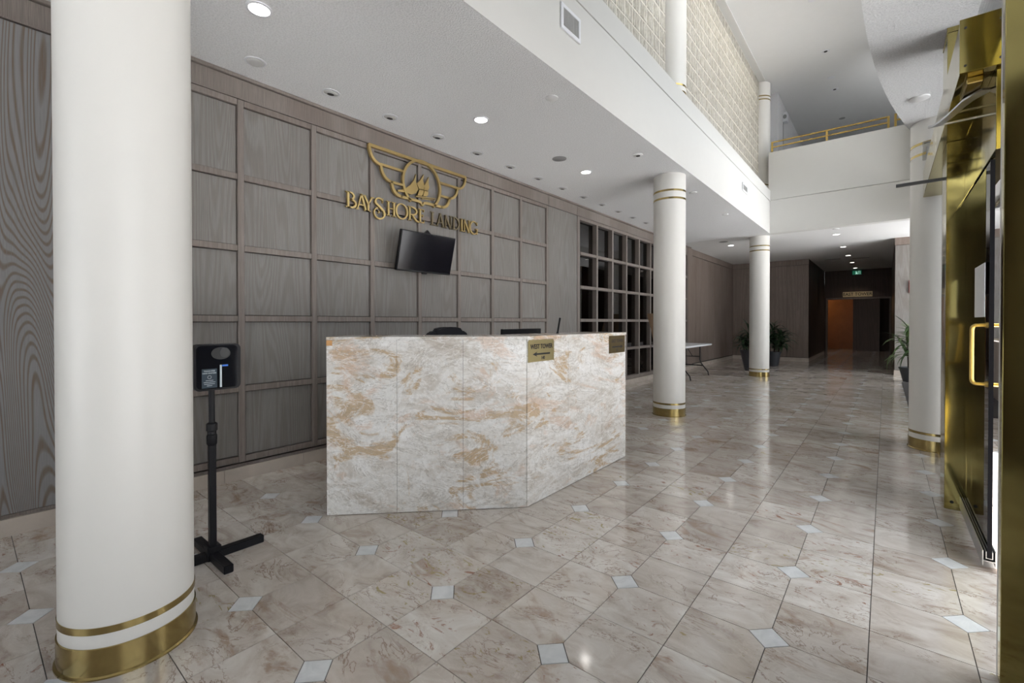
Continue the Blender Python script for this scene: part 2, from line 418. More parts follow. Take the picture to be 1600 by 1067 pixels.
def desk_stone(name, warm=1.0):
    t = NT(name); P = t.pos(); p = t.sep(P)
    # run along the faces (u) and diagonal flow downwards
    u = t.math('ADD', t.math('MULTIPLY', p[0], 0.8), t.math('MULTIPLY', p[1], 0.8))
    q = t.comb(t.math('MULTIPLY_ADD', p[2], 0.55, u), t.math('MULTIPLY_ADD', u, -0.12, t.math('MULTIPLY', p[2], 1.9)), 3.7)
    n1 = t.noise(q, 2.3, 11, 0.68, 1.3)
    col = t.ramp(n1, [(0.28, (0.46, 0.40, 0.33)), (0.41, (0.64, 0.60, 0.545)), (0.52, (0.75, 0.73, 0.69)), (0.68, (0.88, 0.875, 0.86))])
    n2 = t.noise(q, 1.4, 7, 0.62, 2.0)
    col = t.mix(t.ramp(n2, [(0.555, 0.0), (0.60, 0.80)]), col, (0.52, 0.365, 0.20))       # tan clasts
    n2b = t.noise(t.vmath('ADD', q, (7.3, 2.1, 0.4)), 1.7, 7, 0.65, 1.8)
    col = t.mix(t.ramp(n2b, [(0.55, 0.0), (0.64, 0.55)]), col, (0.66, 0.46, 0.33))        # rose clasts
    n7 = t.noise(t.vmath('ADD', q, (1.3, 9.1, 2.4)), 2.6, 9, 0.72, 1.6)
    col = t.mix(t.ramp(n7, [(0.54, 0.0), (0.62, 0.75)]), col, (0.82, 0.82, 0.80))        # white calcite
    n3 = t.math('ABSOLUTE', t.math('SUBTRACT', t.noise(q, 2.6, 9, 0.66, 1.9), 0.5))
    col = t.mix(t.ramp(n3, [(0.0, 0.75), (0.020, 0.0)]), col, (0.90, 0.89, 0.87))          # white veins
    n4 = t.math('ABSOLUTE', t.math('SUBTRACT', t.noise(t.vmath('ADD', q, (3.1, 5.7, 0)), 2.2, 9, 0.68, 2.2), 0.5))
    col = t.mix(t.ramp(n4, [(0.0, 0.7), (0.013, 0.0)]), col, (0.34, 0.30, 0.25))           # grey brown threads
    n5 = t.noise(P, 55, 5, 0.7)
    col = t.mix(1.0, col, t.ramp(n5, [(0.32, 0.86), (0.55, 1.0)]), 'MULTIPLY')
    t.set(color=col, rough=t.ramp(n5, [(0.3, 0.14), (0.8, 0.24)]), spec=0.5); return t.m
M_desk = desk_stone('cream_breccia_marble')
M_base = plain('pale_marble_skirting', (0.52, 0.46, 0.40), 0.25, var=0.22, scale=7)
M_deskend = plain('orange_marble_corner', (0.60, 0.33, 0.14), 0.2, var=0.2, scale=20)

def leafmat(name, a, b):
    t = NT(name); oi = t.n('ShaderNodeObjectInfo')
    n = t.noise(t.pos(), 14, 3)
    f = t.math('MULTIPLY_ADD', oi.outputs['Random'], 0.7, t.math('MULTIPLY', n, 0.3))
    t.set(color=t.mix(f, a, b), rough=0.35); return t.m
M_leafd = leafmat('dark_green_leaf', (0.012, 0.030, 0.014), (0.035, 0.075, 0.030))
M_leafg = leafmat('mid_green_leaf', (0.03, 0.085, 0.025), (0.13, 0.20, 0.07))

# ------------------------------------------------------------------ setting: floor
XW = -3.953
fl = struct(box('floor', (-8.0, -5.0, -0.12), (1.55, 27.0, -0.0035), M_grout))
G = 0.0016; CUT = 0.0707
def tile_poly(sx, sy):
    """tile centred on 0; corner (sx,sy) is cut for the inset"""
    h = TILE/2-G; k = CUT+G*0.6
    c = [(-h, -h), (h, -h), (h, h), (-h, h)]; out = []
    for x, y in c:
        if (x > 0) == (sx > 0) and (y > 0) == (sy > 0):
            a, b = (x-sx*k, y), (x, y-sy*k)
            out += [a, b] if sx*sy < 0 else [b, a]
        else: out.append((x, y))
    return out
def poly_mesh(name, poly, mat):
    bm = bmesh.new(); prism(bm, poly, -0.0035, 0.0); me = bpy.data.meshes.new(name); bm.to_mesh(me); bm.free(); me.materials.append(mat); return me
tmesh = {(sx, sy): poly_mesh('tile', tile_poly(sx, sy), M_floor) for sx in (-1, 1) for sy in (-1, 1)}
dd = CUT-G*0.6
imesh = poly_mesh('tile_inset', [(-dd, 0), (0, -dd), (dd, 0), (0, dd)], M_inset)
tiles, insets = [], []
def inframe(c, half):
    ps = [pix((c[0]+a, c[1]+b, 0)) for a, b in ((-half, -half), (half, -half), (half, half), (-half, half))]
    if any(q is None for q in ps): return 0
    if max(q[0] for q in ps) < 0 or min(q[0] for q in ps) > 1600 or min(q[1] for q in ps) > 1067: return 0
    s = 0
    for i in range(4):
        a, b = ps[i], ps[(i+1) % 4]; s += a[0]*b[1]-a[1]*b[0]
    return abs(s)/2
for i in range(-20, 12):
    for j in range(-14, 80):
        cx, cy = TX0+(i+0.5)*TILE, TY0+(j+0.5)*TILE
        if not (-4.35 < cx < 1.5): continue
        if cx < -4.0 and cy < 12: continue
        sx = -1 if i % 2 == 0 else 1; sy = -1 if j % 2 == 0 else 1
        hid = (-2.75 < cx < -2.0 and 2.75 < cy < 3.75) or (cx < -2.3 and cx-cy < -5.0 and 2.2 < cy < 4.5 and cx > -3.9)
        tiles.append((0 if hid else inframe((cx, cy), TILE/2), cx, cy, (sx, sy)))
        if i % 2 == 0 and j % 2 == 0:
            x, y = TX0+i*TILE, TY0+j*TILE
            insets.append((inframe((x, y), 0.05), x, y))
tiles.sort(key=lambda q: -q[0]); insets.sort(key=lambda q: -q[0])
rest = bmesh.new()
for k, (a, cx, cy, s) in enumerate(tiles):
    if k < 300 and a > 60: link('tile', tmesh[s], fl, (cx, cy, 0))
    else: prism(rest, [(cx+x, cy+y) for x, y in tile_poly(*s)], -0.0035, 0.0)
o = obj('tile_field', rest, M_floor, fl); o['kind'] = 'stuff'
rest = bmesh.new()
for k, (a, x, y) in enumerate(insets):
    if k < 300 and a > 45: link('tile_inset', imesh, fl, (x, y, 0))
    else: prism(rest, [(x-dd, y), (x, y-dd), (x+dd, y), (x, y+dd)], -0.0035, 0.0)
o = obj('tile_inset_field', rest, M_inset, fl); o['kind'] = 'stuff'

# ------------------------------------------------------------------ setting: left wall with oak panels
ZC = 3.2
wl = struct(box('wall_left', (XW-0.30, -4.9, 0), (XW-0.045, 6.56, ZC), M_gap))
RZ = [0.16, 0.72, 1.277, 1.836, 2.40, 2.985]; RH = 0.024
ST = [0.832+0.598*k for k in range(8)]+[5.655]
SH = 0.023
def skirting(parent, x, y0, y1, step=0.62):
    y = y0
    while y < y1-0.01:
        e = min(y+step, y1); cbox('skirting_slab', (x-0.05, y+0.001, 0), (x+0.004, e-0.001, 0.10), M_base, parent); y = e
skirting(wl, XW, -4.9, 6.56)
# frieze and cornice
for y0, y1 in ((-4.9, 0.80), (0.80, 5.69), (5.69, 6.52), (6.52, 12.2)):
    cbox('frieze', (XW-0.04, y0+0.003, 3.026), (XW-0.004, y1-0.003, 3.168), M_frieze, wl)
cbox('cornice', (XW-0.04, -4.9, 3.172), (XW+0.018, 12.2, 3.2), M_frieze, wl, 0.005)
cbox('cornice_bead', (XW-0.04, -4.9, 3.012), (XW+0.004, 12.2, 3.022), M_frieze, wl)
for y in ST: cbox('stile', (XW-0.04, y-SH, 0.135), (XW, y+SH, 3.008), M_oakrail, wl, 0.003)
for a, b in zip(ST, ST[1:]):
    for z in RZ: cbox('rail', (XW-0.04, a+SH+0.0008, z-RH), (XW-0.0015, b-SH-0.0008, z+RH), M_oakrail, wl, 0.003)
    for z0, z1 in zip(RZ, RZ[1:]):
        cbox('panel', (XW-0.04, a+SH+0.004, z0+RH+0.004), (XW-0.024, b-SH-0.004, z1-RH-0.004), M_oak, wl, 0.002)
cbox('panel', (XW-0.04, 5.684, 0.135), (XW-0.006, 6.515, 3.008), M_oak, wl, 0.003)
for y0, y1 in ((-0.62, 0.80), (-2.10, -0.625), (-3.6, -2.105)):
    cbox('panel', (XW-0.04, y0, 0.125), (XW-0.006, y1, 3.006), M_oakbold, wl, 0.003)
cbox('plinth_bead', (XW-0.04, -4.9, 0.103), (XW-0.012, 6.56, 0.122), M_frieze, wl)

# gridded glazing beside it
wn = struct(box('window_1', (XW-0.13, 6.52, 0.10), (XW, 6.60, 3.008), M_oakrail))
MY = [6.60+0.5935*k for k in range(10)]
GX = XW-0.085
for y in MY[1:]: cbox('mullion', (XW-0.13, y-0.026, 0.17), (XW, y+0.026, 2.955), M_oakrail, wn, 0.002)
for z in (0.72, 1.277, 1.836, 2.40): 
    for a, b in zip(MY, MY[1:]): cbox('transom', (XW-0.13, a+0.027, z-0.025), (XW-0.002, b-0.027, z+0.025), M_oakrail, wn, 0.002)
cbox('head_rail', (XW-0.13, 6.60, 2.955), (XW, 12.2, 3.008), M_oakrail, wn, 0.002)
cbox('sill_rail', (XW-0.13, 6.60, 0.105), (XW, 12.2, 0.17), M_oakrail, wn, 0.002)
zz = [0.17, 0.72, 1.277, 1.836, 2.40, 2.955]
for a, b in zip(MY, MY[1:]):
    for z0, z1 in zip(zz, zz[1:]):
        cbox('pane', (GX-0.003, a+0.028, z0+0.026 if z0 > 0.2 else z0), (GX+0.003, b-0.028, z1-0.026 if z1 < 2.9 else z1), M_glassd, wn)
skirting(wn, XW, 6.56, 12.2)
cbox('end_pilaster', (XW-0.16, MY[-1]+0.027, 0.10), (XW+0.004, 12.3, 3.17), M_oakfar, wn)
# the unlit room behind the glazing
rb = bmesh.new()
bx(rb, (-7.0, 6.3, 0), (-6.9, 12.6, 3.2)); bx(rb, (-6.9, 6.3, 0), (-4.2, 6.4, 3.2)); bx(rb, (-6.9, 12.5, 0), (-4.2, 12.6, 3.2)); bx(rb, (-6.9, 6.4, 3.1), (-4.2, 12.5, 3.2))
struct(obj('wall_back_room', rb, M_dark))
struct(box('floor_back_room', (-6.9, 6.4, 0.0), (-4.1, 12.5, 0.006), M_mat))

# plank wall past the glazing, far wall, recess
XF = -4.03; YF = 16.75; XR = -1.85; YR = 21.4
wf = struct(box('wall_left_far', (XF-0.2, 12.3, 0), (XF-0.02, YF, ZC), M_gap))
ys = [12.3, 12.44, 12.87, 13.40, 13.98, 14.62, 15.27, 15.95, YF]
for a, b in zip(ys, ys[1:]): cbox('plank', (XF-0.02, a+0.003, 0.13), (XF, b-0.003, 3.02), M_oakfar, wf, 0.002)
cbox('frieze', (XF-0.02, 12.3, 3.03), (XF+0.004, YF, 3.2), M_oakfar, wf)
skirting(wf, XF, 12.3, YF)
wb = struct(box('wall_far', (XF-0.2, YF+0.02, 0), (XR, YF+0.2, ZC), M_gap))
xs = [XF, -3.593, -2.432, XR]
for a, b in zip(xs, xs[1:]): cbox('plank', (a+0.003, YF, 0.13), (b-0.003, YF+0.02, 3.02), M_oakfar, wb, 0.002)
cbox('frieze', (XF, YF-0.004, 3.03), (XR, YF+0.02, 3.2), M_oakfar, wb)
x = XF
while x < XR-0.02:
    cbox('skirting_slab', (x+0.001, YF-0.012, 0), (min(x+0.62, XR)-0.001, YF+0.02, 0.12), M_base, wb); x += 0.62
M_vdark = oak('very_dark_oak', (0.10, 0.065, 0.05), (0.06, 0.04, 0.03), 0.5, 14, 3.0)  # recess and pier side much darker than the other oak
ws = struct(box('wall_recess_left', (XR-0.15, YF+0.2, 0), (XR-0.02, YR, ZC), M_gap))
ys = [YF+0.003, 17.9, 19.1, 20.3, YR]
for a, b in zip(ys, ys[1:]): cbox('plank', (XR-0.02, a+0.003, 0.12), (XR, b-0.003, 3.2), M_vdark, ws, 0.002)
cbox('skirting_slab', (XR-0.03, YF+0.02, 0), (XR+0.008, YR, 0.118), M_base, ws)
wr = struct(box('wall_recess_back', (XR, YR, 2.10), (0.16, YR+0.15, ZC), M_vdark))
box('wall_pier', (XR, YR, 0), (-1.75, YR+0.15, 2.10), M_vdark, wr)
box('wall_pier', (0.10, YR, 0), (0.16, YR+0.15, 2.10), M_vdark, wr)
cbox('door_casing', (-1.80, YR-0.025, 2.10), (0.15, YR-0.001, 2.16), M_oakfar, wr)
cbox('door_casing', (-1.80, YR-0.025, 0), (-1.75, YR-0.001, 2.10), M_oakfar, wr)
cbox('door_casing', (0.10, YR-0.025, 0), (0.15, YR-0.001, 2.10), M_oakfar, wr)
# lift lobby behind the opening
lb = bmesh.new()
bx(lb, (-3.0, 26.0, 0), (1.2, 26.1, 2.7)); bx(lb, (-3.1, YR+0.15, 0), (-3.0, 26.1, 2.7)); bx(lb, (1.2, YR+0.15, 0), (1.3, 26.1, 2.7)); bx(lb, (-3.0, YR+0.15, 2.6), (1.2, 26.0, 2.7))
struct(obj('wall_lift_lobby', lb, M_vdark))
struct(box('trim_1', (-2.6, 25.97, 0.0), (-1.10, 25.998, 2.40), M_copper))
struct(box('wall_lift_pier', (-1.10, 24.6, 0.0), (-0.2, 25.95, 2.6), M_vdark))
_p = bpy.data.lights.new('lift_lobby_lamp', 'POINT'); _p.energy = 10; _p.color = (1, 0.62, 0.30); _p.shadow_soft_size = 0.1
_o = bpy.data.objects.new('lift_lobby_lamp', _p); _o.location = (-2.6, 24.9, 2.2); COL.objects.link(_o)
# pier on the right in the distance
wp = struct(box('wall_right_pier', (0.185, 13.87, 0), (2.6, YR+0.15, ZC), M_gap))
for a, b in ((0.16, 0.66), (0.66, 1.26), (1.26, 2.6)): cbox('plank', (a+0.002, 13.85, 0.13), (b-0.002, 13.87, 3.02), M_oak, wp, 0.002)
cbox('frieze', (0.155, 13.845, 3.03), (2.6, 13.87, 3.2), M_oakfar, wp)
cbox('skirting_slab', (0.15, 13.84, 0), (2.6, 13.87, 0.12), M_base, wp)
for a, b in ((13.87, 15.8), (15.8, 17.7), (17.7, 19.6), (19.6, YR)): cbox('plank', (0.16, a, 0.0), (0.185, b-0.004, 3.2), M_vdark, wp)

# ------------------------------------------------------------------ setting: ceilings, bulkhead, balcony, glass blocks
XS = -1.992; YB = 11.416
c1 = bmesh.new(); bx(c1, (-4.35, -4.9, ZC), (XS-0.2505, YB, ZC+0.25)); bx(c1, (XS-0.2505, -4.9, ZC), (XS-0.004, YB, ZC+0.004)); struct(obj('ceiling', c1, M_stipple))
c2 = bmesh.new(); bx(c2, (-4.35, YB+0.2, ZC), (2.6, YR+0.15, ZC+0.25)); bx(c2, (-4.35, YB, ZC), (XS-0.02, YB+0.2, ZC+0.25)); struct(obj('ceiling_far', c2, M_ceil))
bh = struct(box('wall_bulkhead', (XS-0.25, -4.9, ZC+0.0045), (XS, YB-0.002, 3.905), M_fascia))
box('soffit_lip', (XS-0.0035, -4.9, ZC), (XS, YB-0.002, ZC+0.0045), M_fascia, bh)
box('fascia_upper_band', (XS-0.25, -4.9, 3.912), (XS+0.006, YB-0.002, 4.15), M_fascia, bh, 0.003)
bal = struct(box('wall_balcony', (XS-0.02, YB-0.004, ZC), (2.6, YB+0.2, 3.925), M_fascia))
box('parapet', (XS-0.03, YB-0.012, 3.932), (2.6, YB+0.2, 4.985), M_fascia, bal, 0.003)
struct(box('floor_upper', (-2.2, YB+0.2, 3.46), (2.6, 18.2, 3.93), M_lgrey))
ZU = 6.68
cu_ = bmesh.new(); bx(cu_, (-2.12, -4.9, ZU), (0.70, 11.40, ZU+0.2)); bx(cu_, (-2.12, 11.40, ZU), (2.7, 18.2, ZU+0.2)); struct(obj('ceiling_upper', cu_, M_ceil))
struct(box('trim_2', (-2.46, -4.9, 6.66), (-2.12, 12.35, 6.86), M_fascia))
struct(box('wall_upper_left', (-2.20, 12.55, 3.93), (-2.0, 18.2, ZU), M_wallup))
struct(box('wall_upper_return', (-2.46, 12.35, 3.93), (-2.0, 12.55, ZU), M_wallup))
struct(box('wall_upper_side', (2.6, 11.4, 3.46), (2.7, 18.2, 6.88), M_wallup))
struct(box('wall_upper_pier', (-2.46, 11.80, 3.93), (-2.18, 12.349, 6.659), M_wallup))
struct(box('wall_upper_far', (-2.2, 18.0, 3.93), (2.6, 18.2, ZU), M_grey))
# corridor upstairs behind the glass blocks
cw = bmesh.new(); bx(cw, (-4.3, -5.0, 3.45), (-4.2, 12.5, 6.86)); bx(cw, (-4.2, -5.0, 3.45), (-2.24, -4.9, 6.86)); bx(cw, (-4.2, 12.4, 3.45), (-2.46, 12.5, 6.86)); bx(cw, (-4.2, -4.9, 6.70), (-2.46, 12.4, 6.86)); bx(cw, (-2.34, -4.9, 4.15), (-2.245, 0.09, 6.66))
struct(obj('wall_corridor', cw, plain('corridor_paint', (0.80, 0.76, 0.66), 0.8)))

XG = -2.24
gw = struct(box('wall_glass_block', (XG-0.10, 0.10, 4.15), (XG-0.005, 11.7, 4.22), M_fascia))
BP, BH = 0.2, 0.203
bmB = bmesh.new(); bx(bmB, (-0.045, -0.092, -0.0935), (0.045, 0.092, 0.0935), 0.014)
meB = bpy.data.meshes.new('glass_block'); bmB.to_mesh(meB); bmB.free(); meB.materials.append(M_block)
mort = bmesh.new(); blocks = []
for y0, y1, anchor in ((0.10, 5.90, 'hi'), (6.31, 11.53, 'lo')):
    n = int(round((y1-y0)/BP)); n = 29 if anchor == 'hi' else 26
    ya = y1-n*BP if anchor == 'hi' else y0
    for r in range(13): bx(mort, (XG-0.075, ya-0.005, 6.66-r*BH-0.008), (XG-0.006, ya+n*BP+0.005, 6.66-r*BH+0.008))
    for k in range(n+1):
        bx(mort, (XG-0.074, ya+k*BP-0.008, 4.22), (XG-0.007, ya+k*BP+0.008, 6.66))
        if k == n: break
        for r in range(12):
            c = (XG-0.045, ya+(k+0.5)*BP, 6.66-(r+0.5)*BH)
            q = pix(c); vis = q is not None and -20 < q[1] and c[2] > 1.25+(4.15-1.25)*2.24/1.99-0.10
            d = (Vector(c)-Vector((0, 0, H))).length
            blocks.append((0 if not vis else 1/d**2*abs(c[0])/d, c))
blocks.sort(key=lambda q: -q[0])
bst = bmesh.new()
for k, (a, c) in enumerate(blocks):
    if k < 300 and a > 0: link('glass_block', meB, gw, c)
    else: bx(bst, (c[0]-0.045, c[1]-0.095, c[2]-0.0965), (c[0]+0.045, c[1]+0.095, c[2]+0.0965))
o = obj('glass_block_field', bst, M_block, gw); o['kind'] = 'stuff'
obj('mortar_joints', mort, M_mortar, gw)

# curved canopy soffit over the entrance
edge = []
for i in range(41):
    y = -1.2+i*0.225; edge.append((-0.128+(y-3.25)**2/28.0, y))
edge = [(x, y) for x, y in edge if x < 0.55]
poly = [(0.55, edge[0][1])]+[(0.55, edge[-1][1])]+list(reversed(edge))
cp = bmesh.new(); prism(cp, poly, ZC, ZC+0.32); struct(obj('ceiling_canopy', cp, M_stipple))

# ------------------------------------------------------------------ columns
CR = 0.206
def column(label, x, y, top, rings_up=()):
    t = thing('column', label, 'column', (x, y, 0), 'round white columns with brass rings')
    b = bmesh.new(); lathe(b, [(CR, 0.0), (CR, top)], (x, y, 0), 96); obj('shaft', b, M_white, t, True)
    b = bmesh.new(); lathe(b, [(CR+0.012, 0.0), (CR+0.012, 0.006), (CR+0.005, 0.010), (CR+0.005, 0.106), (CR+0.001, 0.1065)], (x, y, 0), 96); obj('brass_base', b, M_brassd, t, True)
    for z in (0.155, 2.86, 2.963)+tuple(rings_up):
        if z > top: continue
        b = bmesh.new(); lathe(b, [(CR, z), (CR+0.0025, z), (CR+0.0025, z+0.024), (CR, z+0.024)], (x, y, 0), 96, caps=False); obj('brass_ring', b, M_brassd, t, True)
    return t
column('large white column nearest the camera, in front of the sanitizer stand', -2.294, 0.423, ZC)
column('white column just behind the marble desk, rising past the glass blocks', -2.262, 6.10, 6.66, (4.25, 4.335))
column('far white column with potted plants behind it', -2.255, 11.73, 6.66, (4.25, 4.335, 6.26, 6.335))
cd = column('white column beside the glass entrance door on the right', 0.388, 6.10, ZC)

# ------------------------------------------------------------------ entrance: brass posts, header, door
pf = thing('door_post', 'tall brass post at the hinge side of the glass door', 'post', (0.40, 4.33, 0), 'brass entrance posts')
box('post_cladding', (0.308, 4.19, 0.0), (0.50, 4.48, 2.443), M_brass, pf, 0.002)
box('post_upper', (0.308, 4.192, 2.692), (0.425, 4.48, 3.17), M_brass, pf, 0.002)
box('top_band', (0.305, 4.187, 3.168), (0.428, 4.482, 3.2), M_brass, pf)
b = bmesh.new(); lathe(b, [(0.010, 0), (0.010, 0.003)], (0, 0, 0), 12, Matrix(((1, 0, 0, 0.345), (0, 0, -1, 4.19), (0, 1, 0, 0.05), (0, 0, 0, 1)))); obj('screw', b, M_ink, pf)
pn = thing('door_post', 'wide polished brass panel at the right edge of the picture', 'post', (0.6, 2.29, 0), 'brass entrance posts')
box('post_cladding', (0.308, 2.258, 0.0), (0.98, 2.30, 3.2), M_brass, pn, 0.002)
box('edge_trim', (0.308, 2.3005, 0.0), (0.36, 2.325, 3.2), M_lgrey, pn)

hd = thing('door_header', 'polished brass header box above the glass door with bolted end plate', 'door header', (0.385, 4.5, 2.445))
box('beam', (0.27, 3.085, 2.445), (0.50, 5.905, 2.69), M_brass, hd, 0.002)
ep = box('end_plate', (0.268, 3.070, 2.443), (0.503, 3.0845, 2.70), M_brass, hd, 0.0015)
for x in (0.288, 0.405):
    for z in (2.475, 2.655):
        b = bmesh.new(); lathe(b, [(0.0055, 0), (0.0055, 0.003)], (0, 0, 0), 12, Matrix(((1, 0, 0, x), (0, 0, -1, 3.070), (0, 1, 0, z), (0, 0, 0, 1)))); obj('screw', b, M_ink, ep)
box('inner_beam', (0.395, 3.10, 2.06), (0.50, 4.188, 2.4445), M_brass, hd, 0.002)
b = bmesh.new(); bx(b, (0.30, 3.15, 2.415), (0.36, 3.42, 2.4445), 0.004); obj('closer_body', b, M_brassd, hd)
def flatarm(name, pts, wid, thick, mat):
    b = bmesh.new(); n = len(pts); fr = []
    for i, p in enumerate(pts):
        p = Vector(p); t = Vector(pts[min(i+1, n-1)])-Vector(pts[max(i-1, 0)]); t.z = 0; t.normalize()
        m = Vector((-t.y, t.x, 0))*(wid[i]/2); z = Vector((0, 0, thick/2))
        fr.append([b.verts.new(p+m+z), b.verts.new(p-m+z), b.verts.new(p-m-z), b.verts.new(p+m-z)])
    for a, c in zip(fr, fr[1:]):
        for k in range(4): b.faces.new((a[k], a[(k+1) % 4], c[(k+1) % 4], c[k]))
    b.faces.new(list(reversed(fr[0]))); b.faces.new(fr[-1]); return obj(name, b, mat, hd, True)
flatarm('closer_arm', [(0.385, 3.25, 2.405), (0.36, 3.29, 2.405), (0.325, 3.34, 2.402), (0.30, 3.41, 2.398), (0.27, 3.51, 2.394), (0.245, 3.58, 2.392), (0.215, 3.63, 2.392)], [0.05, 0.052, 0.048, 0.04, 0.038, 0.036, 0.03], 0.010, M_alu)
b = bmesh.new(); tube(b, [(0.19, 3.715, 2.42), (0.51, 3.70, 2.42)], 0.0075); obj('closer_rod', b, M_alu, hd, True)
flatarm('closer_arm', [(0.52, 4.60, 2.30), (0.40, 4.605, 2.30), (0.30, 4.61, 2.30), (0.22, 4.615, 2.30), (0.12, 4.62, 2.30), (0.056, 4.624, 2.30)], [0.012, 0.014, 0.020, 0.030, 0.03, 0.026], 0.020, M_darksteel)

dr = struct(box('door_1', (0.401, 3.275, 0.075), (0.413, 4.186, 2.055), M_glass))
b = bmesh.new()   # open U channel rail
bx(b, (0.382, 3.272, 0.022), (0.386, 4.186, 0.098)); bx(b, (0.428, 3.272, 0.022), (0.432, 4.186, 0.098)); bx(b, (0.386, 3.272, 0.045), (0.428, 4.186, 0.049))
bx(b, (0.394, 3.270, 0.060), (0.397, 4.186, 0.095)); bx(b, (0.417, 3.270, 0.060), (0.420, 4.186, 0.095)); bx(b, (0.397, 3.270, 0.060), (0.417, 4.186, 0.063))
obj('bottom_rail', b, M_alu, dr)
b = bmesh.new(); bx(b, (0.387, 3.276, 0.0495), (0.393, 4.18, 0.094)); bx(b, (0.421, 3.276, 0.0495), (0.4275, 4.18, 0.094)); obj('rail_seal', b, M_rubber, dr)
box('edge_gasket', (0.399, 3.268, 0.064), (0.416, 3.2745, 2.055), M_rubber, dr)
for s in (-1, 1):
    b = bmesh.new(); x0 = 0.407+s*0.006; x1 = 0.407+s*0.062
    pts = [(x0, 3.335, 1.232)]+[(x1-s*0.022*(1-math.sin(a)), 3.335, 1.232-0.022*(1-math.cos(a))) for a in [PI/2*k/6 for k in range(7)]]
    pts += [(x1, 3.335, z) for z in (1.15, 1.08, 1.01)]
    pts += [(x1-s*0.022*(1-math.cos(a)), 3.335, 0.930+0.022*(1-math.sin(a))) for a in [PI/2*k/6 for k in range(7)]]+[(x0, 3.335, 0.930)]
    tube(b, pts, 0.0095, 12)
    for z in (1.232, 0.930): tube(b, [(x0, 3.335, z), (x0+s*0.008, 3.335, z)], 0.016, 14)
    obj('pull_handle', b, M_brassr, dr, True)
nt = tag(box('paper_notice', (0.3990, 3.42, 1.275), (0.4000, 3.76, 1.56), M_plastw), 'pale paper notice taped on the entrance door glass', 'notice')
wg = struct(box('window_2', (0.40, 4.485, 0.03), (0.412, 5.90, 2.443), M_glass))
box('floor_channel', (0.386, 4.485, 0.0), (0.426, 5.93, 0.030), M_brassd, wg)
box('edge_gasket', (0.396, 5.900, 0.03), (0.416, 5.906, 2.443), M_rubber, wg)
wt = struct(box('window_3', (0.44, 2.33, 2.70), (0.452, 5.92, 3.2), M_glass))
box('transom_post', (0.43, 4.6, 2.70), (0.46, 4.64, 3.2), M_brassd, wt)
# glass front beside and behind the camera, and clerestory over the canopy
def glazing(name, lo, hi, axis, n, rows, mat=M_brassd):
    """glass wall between two corners; axis: 0 = spans x, 1 = spans y"""
    b = bmesh.new(); w = 0.025
    L = hi[axis]-lo[axis]; other = 1-axis
    def bar(a0, a1, z0, z1, nm='frame'):
        l = [0, 0, z0]; h = [0, 0, z1]; l[axis] = a0; h[axis] = a1; l[other] = lo[other]-w; h[other] = lo[other]+w
        return l, h
    root = None
    for k in range(n+1):
        a = lo[axis]+L*k/n; l, h = bar(a-w, a+w, lo[2], hi[2])
        if root is None: root = struct(box(name, l, h, mat))
        else: cbox('mullion', l, h, mat, root)
    for r in range(rows+1):
        z = lo[2]+(hi[2]-lo[2])*r/rows
        for k in range(n):
            l, h = bar(lo[axis]+L*k/n+w, lo[axis]+L*(k+1)/n-w, max(lo[2], z-w), min(hi[2], z+w)); cbox('transom', l, h, mat, root)
    for k in range(n):
        for r in range(rows):
            l, h = bar(lo[axis]+L*k/n+w, lo[axis]+L*(k+1)/n-w, lo[2]+(hi[2]-lo[2])*r/rows+w, lo[2]+(hi[2]-lo[2])*(r+1)/rows-w)
            l[other] = lo[other]-0.003; h[other] = lo[other]+0.003; cbox('pane', l, h, M_glass, root)
    return root
glazing('window_4', (1.0, -1.0, 0), (1.0, 1.05, 3.2), 1, 2, 1)
struct(box('wall_right_rear', (0.97, -4.9, 0), (1.06, -1.027, 3.2), M_oakfar))
struct(box('wall_right_near', (0.98, 1.075, 0), (1.06, 2.25, 3.2), M_oakfar))
struct(box('wall_added_blocker', (1.15, -5.9, -0.02), (3.4, -5.6, 3.1), M_blocker))  # added unseen dark wall, keeps bright outdoors out of the brass reflections
glazing('window_5', (-3.9, -4.93, 0), (-1.3, -4.93, 3.2), 0, 2, 1)
struct(box('wall_rear', (-1.27, -4.98, 0), (1.06, -4.905, 3.2), M_oakfar))
glazing('window_6', (0.60, 3.4, 3.85), (0.60, 11.2, 6.30), 1, 4, 1)
wu = bmesh.new(); bx(wu, (0.56, -4.9, 3.52), (0.66, 3.4, 6.68)); bx(wu, (0.56, 11.2, 3.52), (0.66, 11.39, 6.68)); bx(wu, (0.56, 3.4, 3.52), (0.66, 11.2, 3.85)); bx(wu, (0.56, 3.4, 6.30), (0.66, 11.2, 6.68)); struct(obj('wall_upper_right', wu, M_fascia))
glazing('window_7', (-1.4, -4.93, 4.0), (0.2, -4.93, 6.0), 0, 2, 1)
wq = bmesh.new(); bx(wq, (-2.0, -4.98, 3.2), (-1.4, -4.88, 6.68)); bx(wq, (0.2, -4.98, 3.2), (0.6, -4.88, 6.68)); bx(wq, (-1.4, -4.98, 3.2), (0.2, -4.88, 4.0)); bx(wq, (-1.4, -4.98, 6.0), (0.2, -4.88, 6.68)); struct(obj('wall_upper_rear', wq, M_fascia))
glazing('window_8', (1.4, 6.45, 0.95), (1.4, 11.3, 3.2), 1, 3, 1)
struct(box('wall_right_side', (1.36, 6.45, 0), (1.46, 11.38, 0.92), M_oakfar))
struct(box('ceiling_entry', (0.55, -4.9, 3.2), (1.1, 2.27, 3.5), M_ceil))
struct(box('ceiling_side', (0.55, 5.95, 3.2), (1.5, YB, 3.5), M_ceil))
struct(box('ground', (1.55, -5, -0.14), (40, 40, -0.02), M_out))
struct(box('ground_rear', (-20, -40, -0.14), (40, -5.001, -0.02), M_out))
struct(box('wall_outdoor', (16.0, -2, -0.02), (16.4, 22, 1.0), M_brick))
